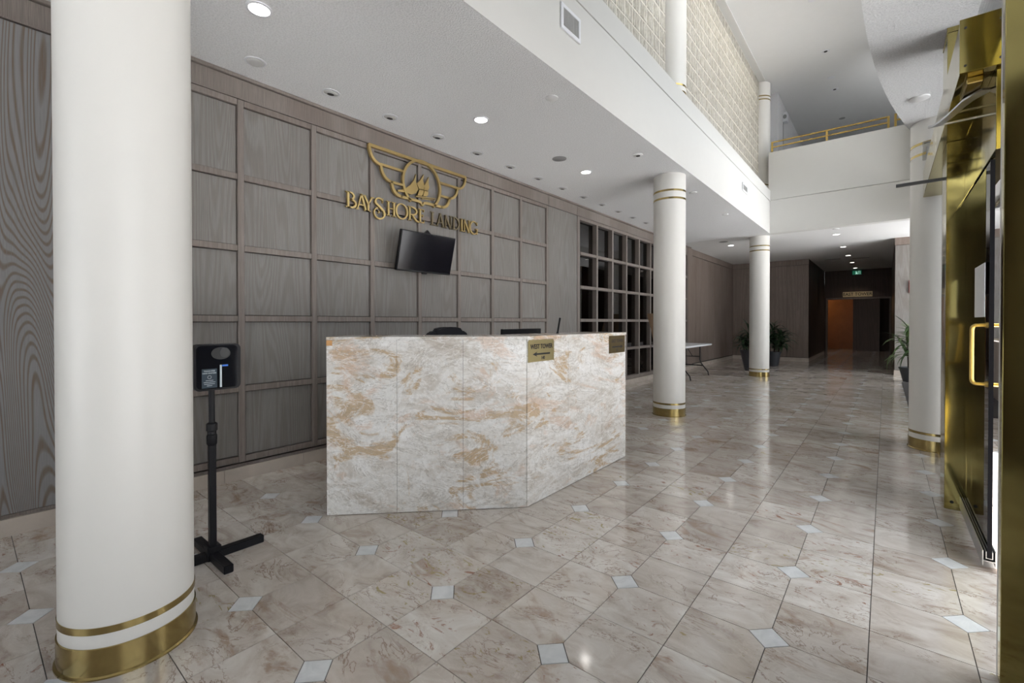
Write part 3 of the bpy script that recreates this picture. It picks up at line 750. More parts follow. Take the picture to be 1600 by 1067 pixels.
m = tag(box('entrance_mat', (0.262, 8.5, 0.0), (2.3, 12.3, 0.012), M_mat), 'dark entrance mat on the floor beyond the right column', 'mat')
# clear cover box on the column
t = thing('clear_cover', 'small clear plastic cover box near the top of the right column', 'cover', (0.33, 5.85, 2.80))
box('cover_shell', (0.262, 5.82, 2.795), (0.372, 5.888, 2.955), M_clear, t, 0.004)
box('device', (0.29, 5.862, 2.82), (0.35, 5.892, 2.92), M_lgrey, t, 0.004)

# ------------------------------------------------------------------ reception desk
P0, P1, P2 = (-2.777, 1.500), (-1.862, 2.423), (-1.862, 3.922)
dk = thing('reception_desk', 'angled reception desk clad in cream and tan marble slabs', 'desk', (-2.2, 2.7, 0))
def lerp(a, b, f): return (a[0]+(b[0]-a[0])*f, a[1]+(b[1]-a[1])*f)
d1 = Vector((P1[0]-P0[0], P1[1]-P0[1])).normalized(); n1 = Vector((d1.y, -d1.x))   # outward normal of the angled face
HT = 1.132; TH = 0.022
def off(p, n, d): return (p[0]-n.x*d, p[1]-n.y*d)
nx = Vector((1, 0))
corner_in = (P1[0]-TH, P1[1]+TH*0.414)
b = bmesh.new()
inner = [off(P0, n1, TH+0.002), (corner_in[0]-0.002, corner_in[1]), (P2[0]-TH-0.002, P2[1]), (P2[0]-0.40, P2[1]), (P2[0]-0.40, P1[1]+0.166), off(P0, n1, 0.40)]
prism(b, inner, 0.0, HT); obj('carcass', b, M_gap, dk)
fs = [0.0, 0.341, 0.672, 1.0]
for i in range(3):
    a, c = lerp(P0, P1, fs[i]+(0.0007 if i else 0)), lerp(P0, P1, fs[i+1]-(0.0007 if i < 2 else 0.002))
    ai, ci = off(a, n1, TH), off(c, n1, TH)
    if i == 2: ci = corner_in
    b = bmesh.new(); prism(b, [a, c, ci, ai], 0.004, HT); obj('front_slab', b, M_desk, dk)
for i, (f0, f1) in enumerate(((0.0, 0.345), (0.345, 0.70), (0.70, 1.0))):
    a, c = lerp(P1, P2, f0+(0.0007 if i else 0.0015)), lerp(P1, P2, f1-(0.0007 if i < 2 else 0))
    ai, ci = (a[0]-TH, a[1]), (c[0]-TH, c[1])
    if i == 0: ai = corner_in
    b = bmesh.new(); prism(b, [a, c, ci, ai], 0.004, HT); obj('side_slab', b, M_desk, dk)
e = 0.004
b = bmesh.new(); prism(b, [off(P0, n1, -e), (P1[0]+e, P1[1]-e*0.4), (P2[0]+e, P2[1]+e), (P2[0]-0.42, P2[1]+e), (P2[0]-0.42, P1[1]+0.174), off(P0, n1, 0.42)], HT+0.001, HT+0.021)
obj('counter_top', b, M_desk, dk)
a = off(P0, n1, -0.0015); c = lerp(P0, P1, 0.028); c = off(c, n1, -0.0015)
b = bmesh.new(); prism(b, [a, c, off(c, n1, 0.0012), off(a, n1, 0.0012)], 1.098, HT); obj('repair_patch', b, M_deskend, dk, label='orange marble patch at the top corner')
box('worktop', (-2.95, 2.75, 0.715), (-2.266, 3.90, 0.745), M_oakrail, dk)

# direction plates on the desk
def plate(name, label, y0, y1, z0, z1, mat, clip):
    t = thing(name, label, 'sign', (-1.858, (y0+y1)/2, z0), 'brass direction plates on the desk')
    b = bmesh.new(); k = 0.012
    pts = [(y0, z0), (y1, z0), (y1, z1-k), (y1-k, z1), (y0+k, z1), (y0, z1-k)] if clip else [(y0, z0), (y1, z0), (y1, z1), (y0, z1)]
    slabpoly(b, pts, lambda u, v, w: (-1.861+w, u, v), 0.005); obj('plate', b, mat, t)
    return t
t = plate('direction_sign', 'brass plate reading WEST TOWER with left arrow at the desk corner', 2.432, 2.738, 0.976, 1.127, M_plate, True)
text_mesh('lettering', 'WEST TOWER', 0.044, frame_px((-1.8555, 2.586, 1.079)), M_ink, t, 0.0005, sx=0.92, bold=0.0012)
text_mesh('number', '140', 0.032, frame_px((-1.8555, 2.600, 0.999)), M_ink, t, 0.0005, sx=0.9, bold=0.0010)
b = bmesh.new(); y0, y1, z = 2.480, 2.686, 1.028
slabpoly(b, [(y0, z), (y0+0.052, z-0.017), (y0+0.042, z-0.006), (y1, z-0.006), (y1, z+0.006), (y0+0.042, z+0.006), (y0+0.052, z+0.017)], lambda u, v, w: (-1.856+w, u, v), 0.001); obj('arrow', b, M_ink, t)
t = plate('direction_sign', 'dark brass EAST TOWER plate with right arrow at the far desk end', 3.594, 3.897, 0.974, 1.127, M_plated, False)
text_mesh('lettering', 'EAST TOWER', 0.040, frame_px((-1.8555, 3.745, 1.080)), M_inkdim, t, 0.0005, sx=0.92, bold=0.0012)
b = bmesh.new(); y0, y1, z = 3.645, 3.850, 1.028
slabpoly(b, [(y1, z), (y1-0.042, z+0.017), (y1-0.036, z+0.006), (y0, z+0.006), (y0, z-0.006), (y1-0.036, z-0.006), (y1-0.042, z-0.017)], lambda u, v, w: (-1.856+w, u, v), 0.001); obj('arrow', b, M_ink, t)
text_mesh('number', '90', 0.030, frame_px((-1.8555, 3.740, 0.998)), M_inkdim, t, 0.0005, sx=0.9, bold=0.0010)

# things behind / on the desk
t = thing('computer_monitor', 'black computer monitor behind the desk, only its top edge showing', 'monitor', (-2.60, 3.32, 0.745))
box('display_housing', (-2.625, 3.03, 0.84), (-2.595, 3.607, 1.187), M_blackp, t, 0.006)
box('screen', (-2.6275, 3.045, 0.86), (-2.6255, 3.592, 1.175), M_screen, t)
box('stand_neck', (-2.594, 3.28, 0.76), (-2.57, 3.36, 0.98), M_blackp, t, 0.004)
b = bmesh.new(); lathe(b, [(0.12, 0), (0.12, 0.008), (0.10, 0.014)], (-2.59, 3.32, 0.745), 24); obj('stand_foot', b, M_blackp, t, True)
t = tag(obj('desk_pen', (lambda b: (tube(b, [(-2.10, 3.150, 1.1545), (-2.10, 3.153, 1.165), (-2.10, 3.188, 1.282)], [0.014, 0.008, 0.0085], 10), b)[1])(bmesh.new()), M_blackp, None, True), 'thin black stick standing upright on the desk counter', 'pen')
t = thing('office_chair', 'black high-backed office chair behind the marble desk', 'chair', (-3.2, 2.93, 0))
def pad(name, prof, y0, mat):
    """rounded slab: outline (y,z) with thickness in x"""
    b = bmesh.new(); slabpoly(b, [(y, z) for y, z in prof], lambda u, v, w: (y0+w, u, v), 0.07)
    bmesh.ops.bevel(b, geom=b.edges[:], offset=0.012, segments=2, affect='EDGES'); return obj(name, b, mat, t, True)
yc = 2.935
pad('backrest', [(yc-0.22, 0.55), (yc+0.22, 0.55), (yc+0.262, 0.80), (yc+0.265, 1.07), (yc+0.25, 1.125), (yc+0.215, 1.158), (yc+0.16, 1.168), (yc-0.16, 1.168), (yc-0.215, 1.158), (yc-0.25, 1.125), (yc-0.265, 1.07), (yc-0.262, 0.80)], -3.24, M_fabric)
pad('headrest', [(yc-0.165, 1.06), (yc+0.165, 1.06), (yc+0.165, 1.185), (yc+0.10, 1.200), (yc, 1.204), (yc-0.10, 1.200), (yc-0.165, 1.185)], -3.232, M_fabric)
b = bmesh.new(); bx(b, (-3.19, yc-0.25, 0.44), (-2.72, yc+0.25, 0.53), 0.025); obj('seat', b, M_fabric, t)
for s in (-1, 1):
    b = bmesh.new(); tube(b, [(-3.15, yc+s*0.27, 0.48), (-3.12, yc+s*0.31, 0.58), (-3.10, yc+s*0.31, 0.68), (-2.86, yc+s*0.31, 0.69)], 0.016); obj('armrest', b, M_blackp, t, True)
b = bmesh.new(); tube(b, [(-2.97, yc, 0.09), (-2.97, yc, 0.44)], 0.028); obj('gas_lift', b, M_steel, t, True)
b = bmesh.new()
for k in range(5):
    a = 2*PI*k/5+0.3; tube(b, [(-2.97, yc, 0.11), (-2.97+0.30*math.cos(a), yc+0.30*math.sin(a), 0.07)], [0.026, 0.015], 8)
obj('star_base', b, M_blackp, t, True)
for k in range(5):
    a = 2*PI*k/5+0.3; x, y = -2.97+0.30*math.cos(a), yc+0.30*math.sin(a)
    b = bmesh.new(); lathe(b, [(0.026, -0.02), (0.028, 0), (0.026, 0.02)], (0, 0, 0), 14, Matrix.Translation((x, y, 0.0285)) @ Matrix.Rotation(PI/2, 4, 'X')); obj('caster', b, M_blackp, t, True)

# ------------------------------------------------------------------ wall television
t = thing('television', 'black flat television tilted down on the panelled wall below the lettering', 'television', (-3.86, 3.17, 1.98))
TM = Matrix.Translation((-3.775, 3.170, 1.978)) @ Matrix.Rotation(math.radians(-2.0), 4, 'Z') @ Matrix.Rotation(math.radians(14), 4, 'Y')
def tbox(name, lo, hi, mat, bevel=0, par=None):
    b = bmesh.new(); vs = bx(b, lo, hi, bevel)
    for v in b.verts: v.co = TM @ v.co
    return obj(name, b, mat, par or t)
tbox('housing', (-0.030, -0.358, -0.208), (0.010, 0.358, 0.208), M_blackp, 0.006)
tbox('screen', (0.0102, -0.346, -0.190), (0.0125, 0.346, 0.197), M_screen)
tbox('sensor_bump', (-0.005, -0.035, -0.222), (0.008, 0.035, -0.2085), M_blackp, 0.003)
b = bmesh.new(); tube(b, [(-3.94, 3.17, 1.98), (-3.80, 3.17, 1.98)], 0.022); obj('wall_arm', b, M_black, t, True)
box('wall_plate', (-3.9525, 3.10, 1.87), (-3.935, 3.24, 2.20), M_black, t, 0.003)
b = bmesh.new(); slabpoly(b, [(3.10, 2.165), (3.24, 2.165), (3.17, 2.225)], lambda u, v, w: (-3.78+w, u, v), 0.02); obj('cable_cap', b, M_blackp, t)

# ------------------------------------------------------------------ emblem and lettering on the wall
SXW = -3.945
def SP(u, v, w): return (SXW+w, u, v)
em = thing('emblem', 'brass winged emblem with sailing ship on the oak panelled wall', 'emblem', (SXW, 3.233, 2.55))
EC = 3.231; EZ = 2.745; D = 0.028; W = 0.027
def sym(name, pts, w):
    for s in (1, -1):
        b = bmesh.new(); ribbon(b, [(EC+s*x, z) for x, z in pts], w, SP, D); obj(name, b, M_gold, em)
b = bmesh.new(); ribbon(b, [(EC-0.668, 2.991), (EC+0.668, 2.991)], 0.030, SP, D-0.001); obj('top_bar', b, M_gold, em)
b = bmesh.new(); ribbon(b, arc(EC, EZ, 0.257, 0.257, -53, 233, 44), W, SP, D); obj('ring', b, M_gold, em)
def bez(p0, p1, p2, n=12): return [((1-t)**2*p0[0]+2*t*(1-t)*p1[0]+t*t*p2[0], (1-t)**2*p0[1]+2*t*(1-t)*p1[1]+t*t*p2[1]) for t in [i/n for i in range(n+1)]]
sym('wing_feather', bez((0.662, 2.995), (0.655, 2.845), (0.530, 2.826)), W)
sym('wing_feather', bez((0.528, 2.826), (0.515, 2.70), (0.400, 2.683)), W)
sym('wing_feather', bez((0.400, 2.690), (0.385, 2.56), (0.270, 2.560)), W+0.003)
sym('wing_bar', [(0.535, 2.832), (0.255, 2.832)], 0.024)
sym('wing_bar', [(0.405, 2.686), (0.262, 2.686)], 0.024)
sym('base_bar', [(0.285, 2.560), (0.06, 2.560), (0.025, 2.553), (0.0, 2.520)], [W, W, W, 0.012])
sh = bmesh.new()
def sp(pts): slabpoly(sh, [(EC+x, z) for x, z in pts], SP, D*0.8)
sp([(-0.325, 2.622), (-0.270, 2.636), (-0.215, 2.668), (-0.160, 2.710), (-0.115, 2.770), (-0.085, 2.845), (-0.090, 2.770), (-0.075, 2.735), (-0.055, 2.690), (-0.085, 2.640), (-0.150, 2.612), (-0.215, 2.618), (-0.270, 2.612), (-0.322, 2.606)])
sp([(-0.075, 2.745), (-0.030, 2.790), (0.000, 2.835), (0.022, 2.868), (0.010, 2.800), (0.030, 2.745), (0.020, 2.700), (-0.045, 2.695)])
sp([(0.030, 2.750), (0.062, 2.800), (0.092, 2.858), (0.088, 2.790), (0.098, 2.745), (0.080, 2.700), (0.026, 2.700)])
sp([(-0.040, 2.690), (0.022, 2.694), (0.010, 2.650), (-0.010, 2.625), (-0.065, 2.620)])
sp([(0.030, 2.694), (0.085, 2.694), (0.082, 2.655), (0.060, 2.634), (0.010, 2.630)])
sp([(-0.085, 2.612), (0.01, 2.622), (0.190, 2.640), (0.190, 2.633), (0.02, 2.612), (-0.08, 2.602)])
sp([(-0.01, 2.600), (0.18, 2.622), (0.18, 2.616), (0.00, 2.594)])
obj('ship', sh, M_gold, em)

lt = thing('lettering_sign', 'raised brass lettering BAYSHORE LANDING on the oak wall', 'sign', (SXW, 3.2, 2.33))
def letter(ch, y0, strokes, h=0.150, z0=2.334, mat=M_gold):
    b = bmesh.new()
    for pts, w in strokes:
        ww = [q*h for q in w] if isinstance(w, (list, tuple)) else w*h
        ribbon(b, [(y0+x*h, z0+z*h) for x, z in pts], ww, SP, 0.022)
    return obj('letter', b, mat, lt)
s_, t_, u_ = 0.125, 0.075, 0.06   # stem, thin, serif
def LB(): return [([(0.10, 0), (0.10, 1)], s_), ([(-0.06, 0.03), (0.25, 0.03)], u_), ([(-0.06, 0.97), (0.22, 0.97)], u_), ([(0.15, 0.97)]+arc(0.22, 0.75, 0.28, 0.22, 80, -80, 12)+[(0.15, 0.53)], [t_]*2+[0.11]*11+[t_]*2), ([(0.15, 0.54)]+arc(0.27, 0.285, 0.36, 0.255, 80, -85, 14)+[(0.15, 0.03)], [t_]*2+[0.12]*13+[t_]*2)]
def LA(): return [([(0.06, 0.03), (0.36, 1.02)], t_), ([(0.34, 1.04), (0.68, 0.0)], s_), ([(0.17, 0.33), (0.56, 0.33)], u_), ([(-0.04, 0.03), (0.17, 0.03)], u_), ([(0.56, 0.03), (0.80, 0.03)], u_)]
def LY(): return [([(0.06, 1.0), (0.36, 0.46)], s_), ([(0.66, 0.98), (0.36, 0.46)], t_), ([(0.36, 0.5), (0.36, 0)], s_), ([(-0.05, 0.97), (0.18, 0.97)], u_), ([(0.56, 0.96), (0.78, 0.96)], u_), ([(0.20, 0.03), (0.52, 0.03)], u_)]
def LS(): return [(arc(0.50, 0.79, 0.30, 0.25, 20, 215, 16)+[(0.36, 0.58), (0.60, 0.42), (0.78, 0.28)], [0.09]*5+[0.10]*8+[0.14]*7), (arc(0.50, 0.04, 0.40, 0.36, 42, -250, 26), [0.15]*6+[0.10]*10+[0.08]*11), ([(0.42, 0.20), (0.50, 0.09), (0.38, 0.03)], [0.06, 0.09, 0.05]), ([(0.76, 1.08), (0.76, 0.76)], 0.05)]
def LH(): return [([(0.10, 0), (0.10, 1)], s_), ([(0.55, 0), (0.55, 1)], s_), ([(0.10, 0.52), (0.55, 0.52)], u_)]+[([(x-0.15, z), (x+0.15, z)], u_) for x in (0.10, 0.55) for z in (0.03, 0.97)]
def LO(): return [(arc(0.50, 0.5, 0.47, 0.52, 90, 450, 32), [0.07+0.06*abs(math.cos(2*PI*i/32+PI/2)) for i in range(33)])]
def LR(): return [([(0.10, 0), (0.10, 1)], s_), ([(-0.05, 0.03), (0.25, 0.03)], u_), ([(-0.05, 0.97), (0.2, 0.97)], u_), ([(0.15, 0.97)]+arc(0.30, 0.70, 0.42, 0.27, 85, -95, 14)+[(0.15, 0.43)], [t_]*2+[0.12]*13+[t_]*2), ([(0.34, 0.43), (0.52, 0.22), (0.72, 0.05), (0.98, -0.02)], [0.10, 0.12, 0.12, 0.06])]
def LE(): return [([(0.10, 0), (0.10, 1)], s_), ([(-0.04, 0.97), (0.45, 0.97)], u_), ([(0.10, 0.53), (0.38, 0.53)], u_), ([(-0.04, 0.03), (0.48, 0.03)], u_), ([(0.44, 1.0), (0.44, 0.82)], 0.05), ([(0.46, 0.0), (0.46, 0.2)], 0.05), ([(0.36, 0.62), (0.36, 0.44)], 0.05)]
def LL(): return [([(0.10, 0), (0.10, 1)], s_), ([(-0.05, 0.97), (0.25, 0.97)], u_), ([(-0.05, 0.03), (0.58, 0.03)], u_), ([(0.57, 0.0), (0.57, 0.18)], 0.05)]
def LN(): return [([(0.08, 0), (0.08, 1)], t_), ([(0.06, 1.0), (0.62, 0.0)], s_), ([(0.62, 0), (0.62, 1)], t_), ([(-0.05, 0.03), (0.21, 0.03)], u_), ([(0.5, 0.97), (0.75, 0.97)], u_)]
def LD(): return [([(0.10, 0), (0.10, 1)], s_), ([(0.10, 0.97)]+arc(0.22, 0.5, 0.42, 0.47, 80, -80, 16)+[(0.10, 0.03)], [t_]*2+[0.12]*15+[t_]*2), ([(-0.05, 0.97), (0.15, 0.97)], u_), ([(-0.05, 0.03), (0.15, 0.03)], u_)]
def LI(): return [([(0.10, 0), (0.10, 1)], s_), ([(-0.05, 0.97), (0.25, 0.97)], u_), ([(-0.05, 0.03), (0.25, 0.03)], u_)]
def LG(): return [(arc(0.50, 0.5, 0.44, 0.51, 35, 325, 26), [0.06]*5+[0.12]*16+[0.08]*6), ([(0.86, 0.0), (0.86, 0.42)], s_), ([(0.70, 0.42), (0.98, 0.42)], u_), ([(0.87, 0.72), (0.87, 0.98)], 0.05)]
for f, y, m in ((LB, 2.330, 0), (LA, 2.432, 0), (LY, 2.507, 0), (LS, 2.612, 0), (LH, 2.780, 0), (LO, 2.885, 0), (LR, 3.048, 0), (LE, 3.188, 0),
                (LL, 3.362, 1), (LA, 3.440, 1), (LN, 3.562, 1), (LD, 3.690, 1), (LI, 3.818, 0), (LN, 3.864, 0), (LG, 3.966, 0)):
    letter('', y, f(), mat=M_golddim if m else M_gold)

# ------------------------------------------------------------------ sanitizer stand
sx, sy = -2.745, 0.845
t = thing('sanitizer_stand', 'black hand sanitizer dispenser on a stand with cross-shaped feet', 'sanitizer stand', (sx, sy, 0))
box('foot_bar', (sx-0.24, sy-0.022, 0.0), (sx+0.23, sy+0.022, 0.042), M_black, t, 0.004)
box('foot_bar', (sx-0.0225, sy-0.25, 0.0), (sx+0.0225, sy-0.0225, 0.042), M_black, t, 0.004)
box('foot_bar', (sx-0.0225, sy+0.0225, 0.0), (sx+0.0225, sy+0.25, 0.042), M_black, t, 0.004)
box('foot_socket', (sx-0.032, sy-0.032, 0.0), (sx+0.032, sy+0.032, 0.075), M_black, t, 0.004)
box('lower_pole', (sx-0.016, sy-0.016, 0.07), (sx+0.016, sy+0.016, 0.64), M_black, t, 0.003)
b = bmesh.new(); lathe(b, [(0.019, 0.60), (0.024, 0.61), (0.024, 0.655), (0.020, 0.66), (0.020, 0.675), (0.026, 0.68), (0.026, 0.715), (0.017, 0.722)], (sx, sy, 0), 20); obj('height_collar', b, M_black, t, True)
b = bmesh.new(); tube(b, [(sx, sy, 0.64), (sx, sy, 0.95)], 0.0145, 14); obj('upper_pole', b, M_black, t, True)
DX = sx+0.045; DY0, DY1, DZ0, DZ1 = 0.747, 0.962, 0.898, 1.136
def rrect(y0, y1, z0, z1, r, n=6):
    p = []
    for cx, cz, a in ((y1-r, z0+r, -90), (y1-r, z1-r, 0), (y0+r, z1-r, 90), (y0+r, z0+r, 180)): p += arc(cx, cz, r, r, a, a+90, n)
    return p
b = bmesh.new(); slabpoly(b, rrect(DY0, DY1, DZ0, DZ1, 0.026), lambda u, v, w: (DX-0.03+w, u, v), 0.05)
dh = obj('dispenser_back', b, M_blackp, t, True)
b = bmesh.new(); slabpoly(b, rrect(DY0+0.010, DY1-0.016, DZ0+0.010, DZ1-0.008, 0.022), lambda u, v, w: (DX+0.0202+w, u, v), 0.006)
fc = obj('dispenser_cover', b, M_gloss, t, True)
b = bmesh.new(); slabpoly(b, arc(0.866, 1.088, 0.044, 0.032, 0, 354, 28), lambda u, v, w: (DX+0.0263+w, u, v), 0.004); obj('nozzle_recess', b, M_ink, fc)
b = bmesh.new(); slabpoly(b, arc(0.882, 1.092, 0.023, 0.025, 0, 354, 24), lambda u, v, w: (DX+0.0303+w, u, v), 0.003); obj('nozzle', b, M_darksteel, fc)
box('tall_window_strip', (DX+0.0263, 0.861, 0.912), (DX+0.0278, 0.870, 1.028), M_pale, fc)
box('blue_sticker', (DX+0.0263, 0.872, 1.019), (DX+0.0278, 0.899, 1.028), M_cyan, fc)
box('label', (DX+0.0263, 0.780, 0.912), (DX+0.0272, 0.848, 1.010), M_label, fc)
LM = lambda y, z: frame_px((DX+0.0276, y, z))
text_mesh('label_text', 'TOUCH-FREE', 0.0085, LM(0.814, 0.999), M_pale, fc, 0.0002, bold=0.0002)
text_mesh('label_text', 'HAND SANITIZER', 0.0078, LM(0.814, 0.988), M_pale, fc, 0.0002, bold=0.0002)
for k, wd in enumerate((0.034, 0.052, 0.048, 0.024)):
    box('label_line', (DX+0.0273, 0.814-wd/2, 0.950-k*0.009), (DX+0.0279, 0.814+wd/2, 0.952-k*0.009), M_pale, fc)
b = bmesh.new(); ribbon(b, arc(0.814, 0.968, 0.008, 0.008, 0, 360, 16), 0.0015, lambda u, v, w: (DX+0.0273+w, u, v), 0.0004); obj('label_symbol', b, M_pale, fc)

# ------------------------------------------------------------------ folding table, leaning board
t = thing('folding_table', 'white plastic folding table standing by the panelled wall', 'table', (-3.55, 10.45, 0))
b = bmesh.new(); bx(b, (-3.93, 9.58, 0.695), (-3.19, 11.38, 0.735), 0.012); obj('table_top', b, M_plastw, t)
for y in (9.85, 11.12):
    for s in (-1, 1):
        xm = -3.56+s*0.17
        b = bmesh.new(); tube(b, [(xm, y, 0.695), (xm, y, 0.36), (xm+s*0.015, y, 0.30), (xm+s*0.06, y, 0.235), (xm+s*0.13, y, 0.15), (xm+s*0.18, y, 0.09), (xm+s*0.20, y, 0.0)], 0.013, 8); obj('leg', b, M_black, t, True)
    b = bmesh.new(); tube(b, [(-3.79, y, 0.225), (-3.33, y, 0.225)], 0.014, 8); obj('cross_bar', b, M_black, t, True)
    b = bmesh.new(); tube(b, [(-3.73, y, 0.43), (-3.39, y, 0.43)], 0.008, 8); obj('cross_bar', b, M_black, t, True)
    s = 1 if y < 10 else -1
    b = bmesh.new(); tube(b, [(-3.56, y, 0.43), (-3.56, y+s*0.45, 0.69)], 0.008, 8); obj('brace', b, M_black, t, True)
bd = bmesh.new()
slabpoly(bd, [(-3.50, 0.0), (-3.10, 0.0), (-3.12, 0.5), (-3.18, 0.83), (-3.24, 1.12), (-3.33, 1.34), (-3.46, 1.42), (-3.80, 1.42), (-3.77, 1.28), (-3.72, 1.12), (-3.66, 0.83), (-3.56, 0.5)], lambda u, v, w: (u, 9.03-w+0.10*(1.42-v)**2*0.2, v), 0.03)
M_board = oak('brown_bent_plywood', (0.30, 0.20, 0.12), (0.20, 0.12, 0.07), 0.5, 10, 3)
tag(obj('leaning_board', bd, M_board, None, True), 'curved brown board leaning by the table, half hidden behind the middle column', 'board')

# ------------------------------------------------------------------ potted plants
def leaf_mesh(L, wd, droop, n=6):
    b = bmesh.new(); pr = None
    for i in range(n+1):
        f = i/n; w = wd*math.sin(PI*min(1, 0.12+f*0.88))**0.7*(1-f**4) + 0.001
        x = L*(f-0.25*droop*f**3); z = L*(0.55*(1-droop)*f+0.55*droop*(f-1.9*f*f))
        q = (b.verts.new((x, -w/2, z+w*0.15)), b.verts.new((x, 0, z)), b.verts.new((x, w/2, z+w*0.15)))
        if pr: b.faces.new((pr[0], q[0], q[1], pr[1])); b.faces.new((pr[1], q[1], q[2], pr[2]))
        pr = q
    me = bpy.data.meshes.new('leaf'); b.to_mesh(me); b.free()
    for p in me.polygons: p.use_smooth = True
    return me
def plant(label, x, y, pot_h, pot_r0, pot_r1, stems, mat, nl, L, wd, seed):
    rnd = random.Random(seed)
    t = thing('potted_plant', label, 'plant', (x, y, 0), 'potted plants in the lobby')
    b = bmesh.new(); lathe(b, [(pot_r0, 0), (pot_r1, pot_h-0.03), (pot_r1+0.012, pot_h-0.03), (pot_r1+0.012, pot_h), (pot_r1-0.012, pot_h), (pot_r1-0.02, pot_h-0.05)], (x, y, 0), 28); po = obj('pot', b, M_pot, t, True)
    b = bmesh.new(); lathe(b, [(pot_r1-0.025, pot_h-0.06), (pot_r1-0.025, pot_h-0.035)], (x, y, 0), 20); obj('soil', b, M_soil, po)
    meshes = [leaf_mesh(L*f, wd, d) for f in (0.7, 1.0, 1.25) for d in (0.35, 0.7, 0.95)]
    for m in meshes: m.materials.append(mat)
    for (dx, dy, h) in stems:
        b = bmesh.new(); top = (x+dx*1.5, y+dy*1.5, pot_h+h); tube(b, [(x+dx, y+dy, pot_h-0.04), (x+dx*1.2, y+dy*1.2, pot_h+h*0.5), top], [0.014, 0.012, 0.009], 7); obj('stem', b, M_soil, t, True)
        for k in range(nl):
            a = k*2.399+rnd.random()*0.5; f = rnd.random()
            o = link('leaf', meshes[rnd.randrange(len(meshes))], t, (top[0], top[1], top[2]-f*h*0.65))
            o.rotation_euler = (rnd.uniform(-0.2, 0.2), -rnd.uniform(-0.35, 0.9)+0.25*f, a)
    return t
plant('leafy dark green plant in tapered charcoal pot left of the far column', -2.715, 12.90, 0.52, 0.10, 0.205, [(0.0, 0.0, 0.50), (-0.10, -0.02, 0.30), (-0.06, 0.05, 0.16), (0.06, 0.03, 0.35)], M_leafd, 22, 0.36, 0.07, 3)
plant('bushy dark green plant in a pot right of the far column', -2.47, 14.70, 0.40, 0.13, 0.19, [(0.02, 0.0, 0.78), (0.12, 0.05, 0.58), (0.14, -0.05, 0.40), (0.05, -0.08, 0.26), (-0.08, 0.0, 0.5)], M_leafd, 28, 0.44, 0.075, 5)
plant('spiky bright green plant against the far pier beside the right column', 0.43, 12.6, 0.30, 0.15, 0.21, [(0.0, 0.0, 0.80), (-0.06, 0.04, 0.60), (0.06, -0.06, 0.45)], M_leafg, 30, 0.55, 0.05, 11)

# ------------------------------------------------------------------ lamps and ceiling fittings
def spot(x, y, z, e, c=(1, 0.93, 0.84)):
    l = bpy.data.lights.new('downlight_beam', 'SPOT'); l.energy = e; l.color = c; l.spot_size = math.radians(110); l.spot_blend = 0.7; l.shadow_soft_size = 0.05
    o = bpy.data.objects.new('downlight_beam', l); o.location = (x, y, z-0.02); COL.objects.link(o)
def downlight(x, y, z, label, group, r=0.075, e=14, mat=None):
    t = thing('recessed_downlight', label, 'downlight', (x, y, z-0.008), group)
    b = bmesh.new(); lathe(b, [(r*0.80, z-0.001), (r*0.80, z-0.007), (r, z-0.005), (r*1.02, z)], (x, y, 0), 32, caps=False); obj('trim_ring', b, M_plastw, t, True)
    b = bmesh.new(); lathe(b, [(r*0.78, z-0.004), (r*0.78, z-0.001)], (x, y, 0), 32); obj('lens', b, mat or M_lamp, t)
    spot(x, y, z, e)
XL = -3.025
downlight(XL, 1.203, ZC, 'lit downlight nearest the camera, at the top left of the ceiling', 'lit downlights above the desk')
downlight(XL, 3.211, ZC, 'lit downlight in the ceiling above the marble desk', 'lit downlights above the desk')
downlight(XL, 5.197, ZC, 'lit downlight in the ceiling beside the grey round speaker', 'lit downlights above the desk')
downlight(-3.065, 12.53, ZC, 'lit downlight left of the far white column', 'lit downlights above the desk', e=8)
for k, y in enumerate((12.447, 14.62, 16.62, 18.68, 20.65)):
    downlight(-0.865, y, ZC, ['first lit downlight of the row leading to the east hallway', 'second lit downlight of the row leading to the east hallway', 'third lit downlight of the row leading to the east hallway', 'fourth lit downlight of the row leading to the east hallway', 'last lit downlight of the row, above the exit sign'][k], 'downlights leading to the hallway', e=(3, 3, 3, 3, 16)[k], mat=M_lampd)
ordn = ['first', 'second', 'third', 'fourth', 'fifth', 'sixth', 'seventh', 'eighth', 'ninth', 'tenth', 'eleventh', 'twelfth', 'thirteenth', 'fourteenth']
for k in range(13):
    y = 1.428+0.5985*k; x = -3.662; r = 0.074
    t = thing('eyeball_light', 'unlit eyeball light, %s from the near column along the oak wall' % ordn[k], 'eyeball light', (x, y, ZC-0.03), 'unlit eyeball lights along the oak wall')
    b = bmesh.new(); lathe(b, [(r*0.82, ZC-0.001), (r*0.84, ZC-0.0035), (r*1.0, ZC-0.0025), (r*1.02, ZC)], (x, y, 0), 28, caps=False); obj('trim_ring', b, M_plastw, t, True)
    b = bmesh.new(); MM = Matrix.Translation((x, y, ZC)) @ Matrix.Rotation(math.radians(8 if k else -6), 4, 'Y')
    lathe(b, [(r*0.80, 0.0), (r*0.72, -0.005), (r*0.58, -0.009), (r*0.40, -0.011)], (0, 0, 0), 24, MM); obj('eyeball', b, M_lgrey, t, True)
    if k:
        b = bmesh.new(); lathe(b, [(r*0.38, -0.0112), (r*0.38, -0.013)], (0, 0, 0), 18, MM); obj('aperture', b, M_ink, t)
def disc(name, label, cat, x, y, z, r, mat, th=0.006, mat2=None, group=None):
    t = thing(name, label, cat, (x, y, z-th), group)
    b = bmesh.new(); lathe(b, [(r*0.9, z-th), (r, z-th*0.6), (r, z)], (x, y, 0), 32); obj('cover', b, mat, t, True)
    if mat2:
        b = bmesh.new(); lathe(b, [(r*0.45, z-th-0.004), (r*0.45, z-th-0.0005)], (x, y, 0), 20); obj('centre', b, mat2, t)
    return t
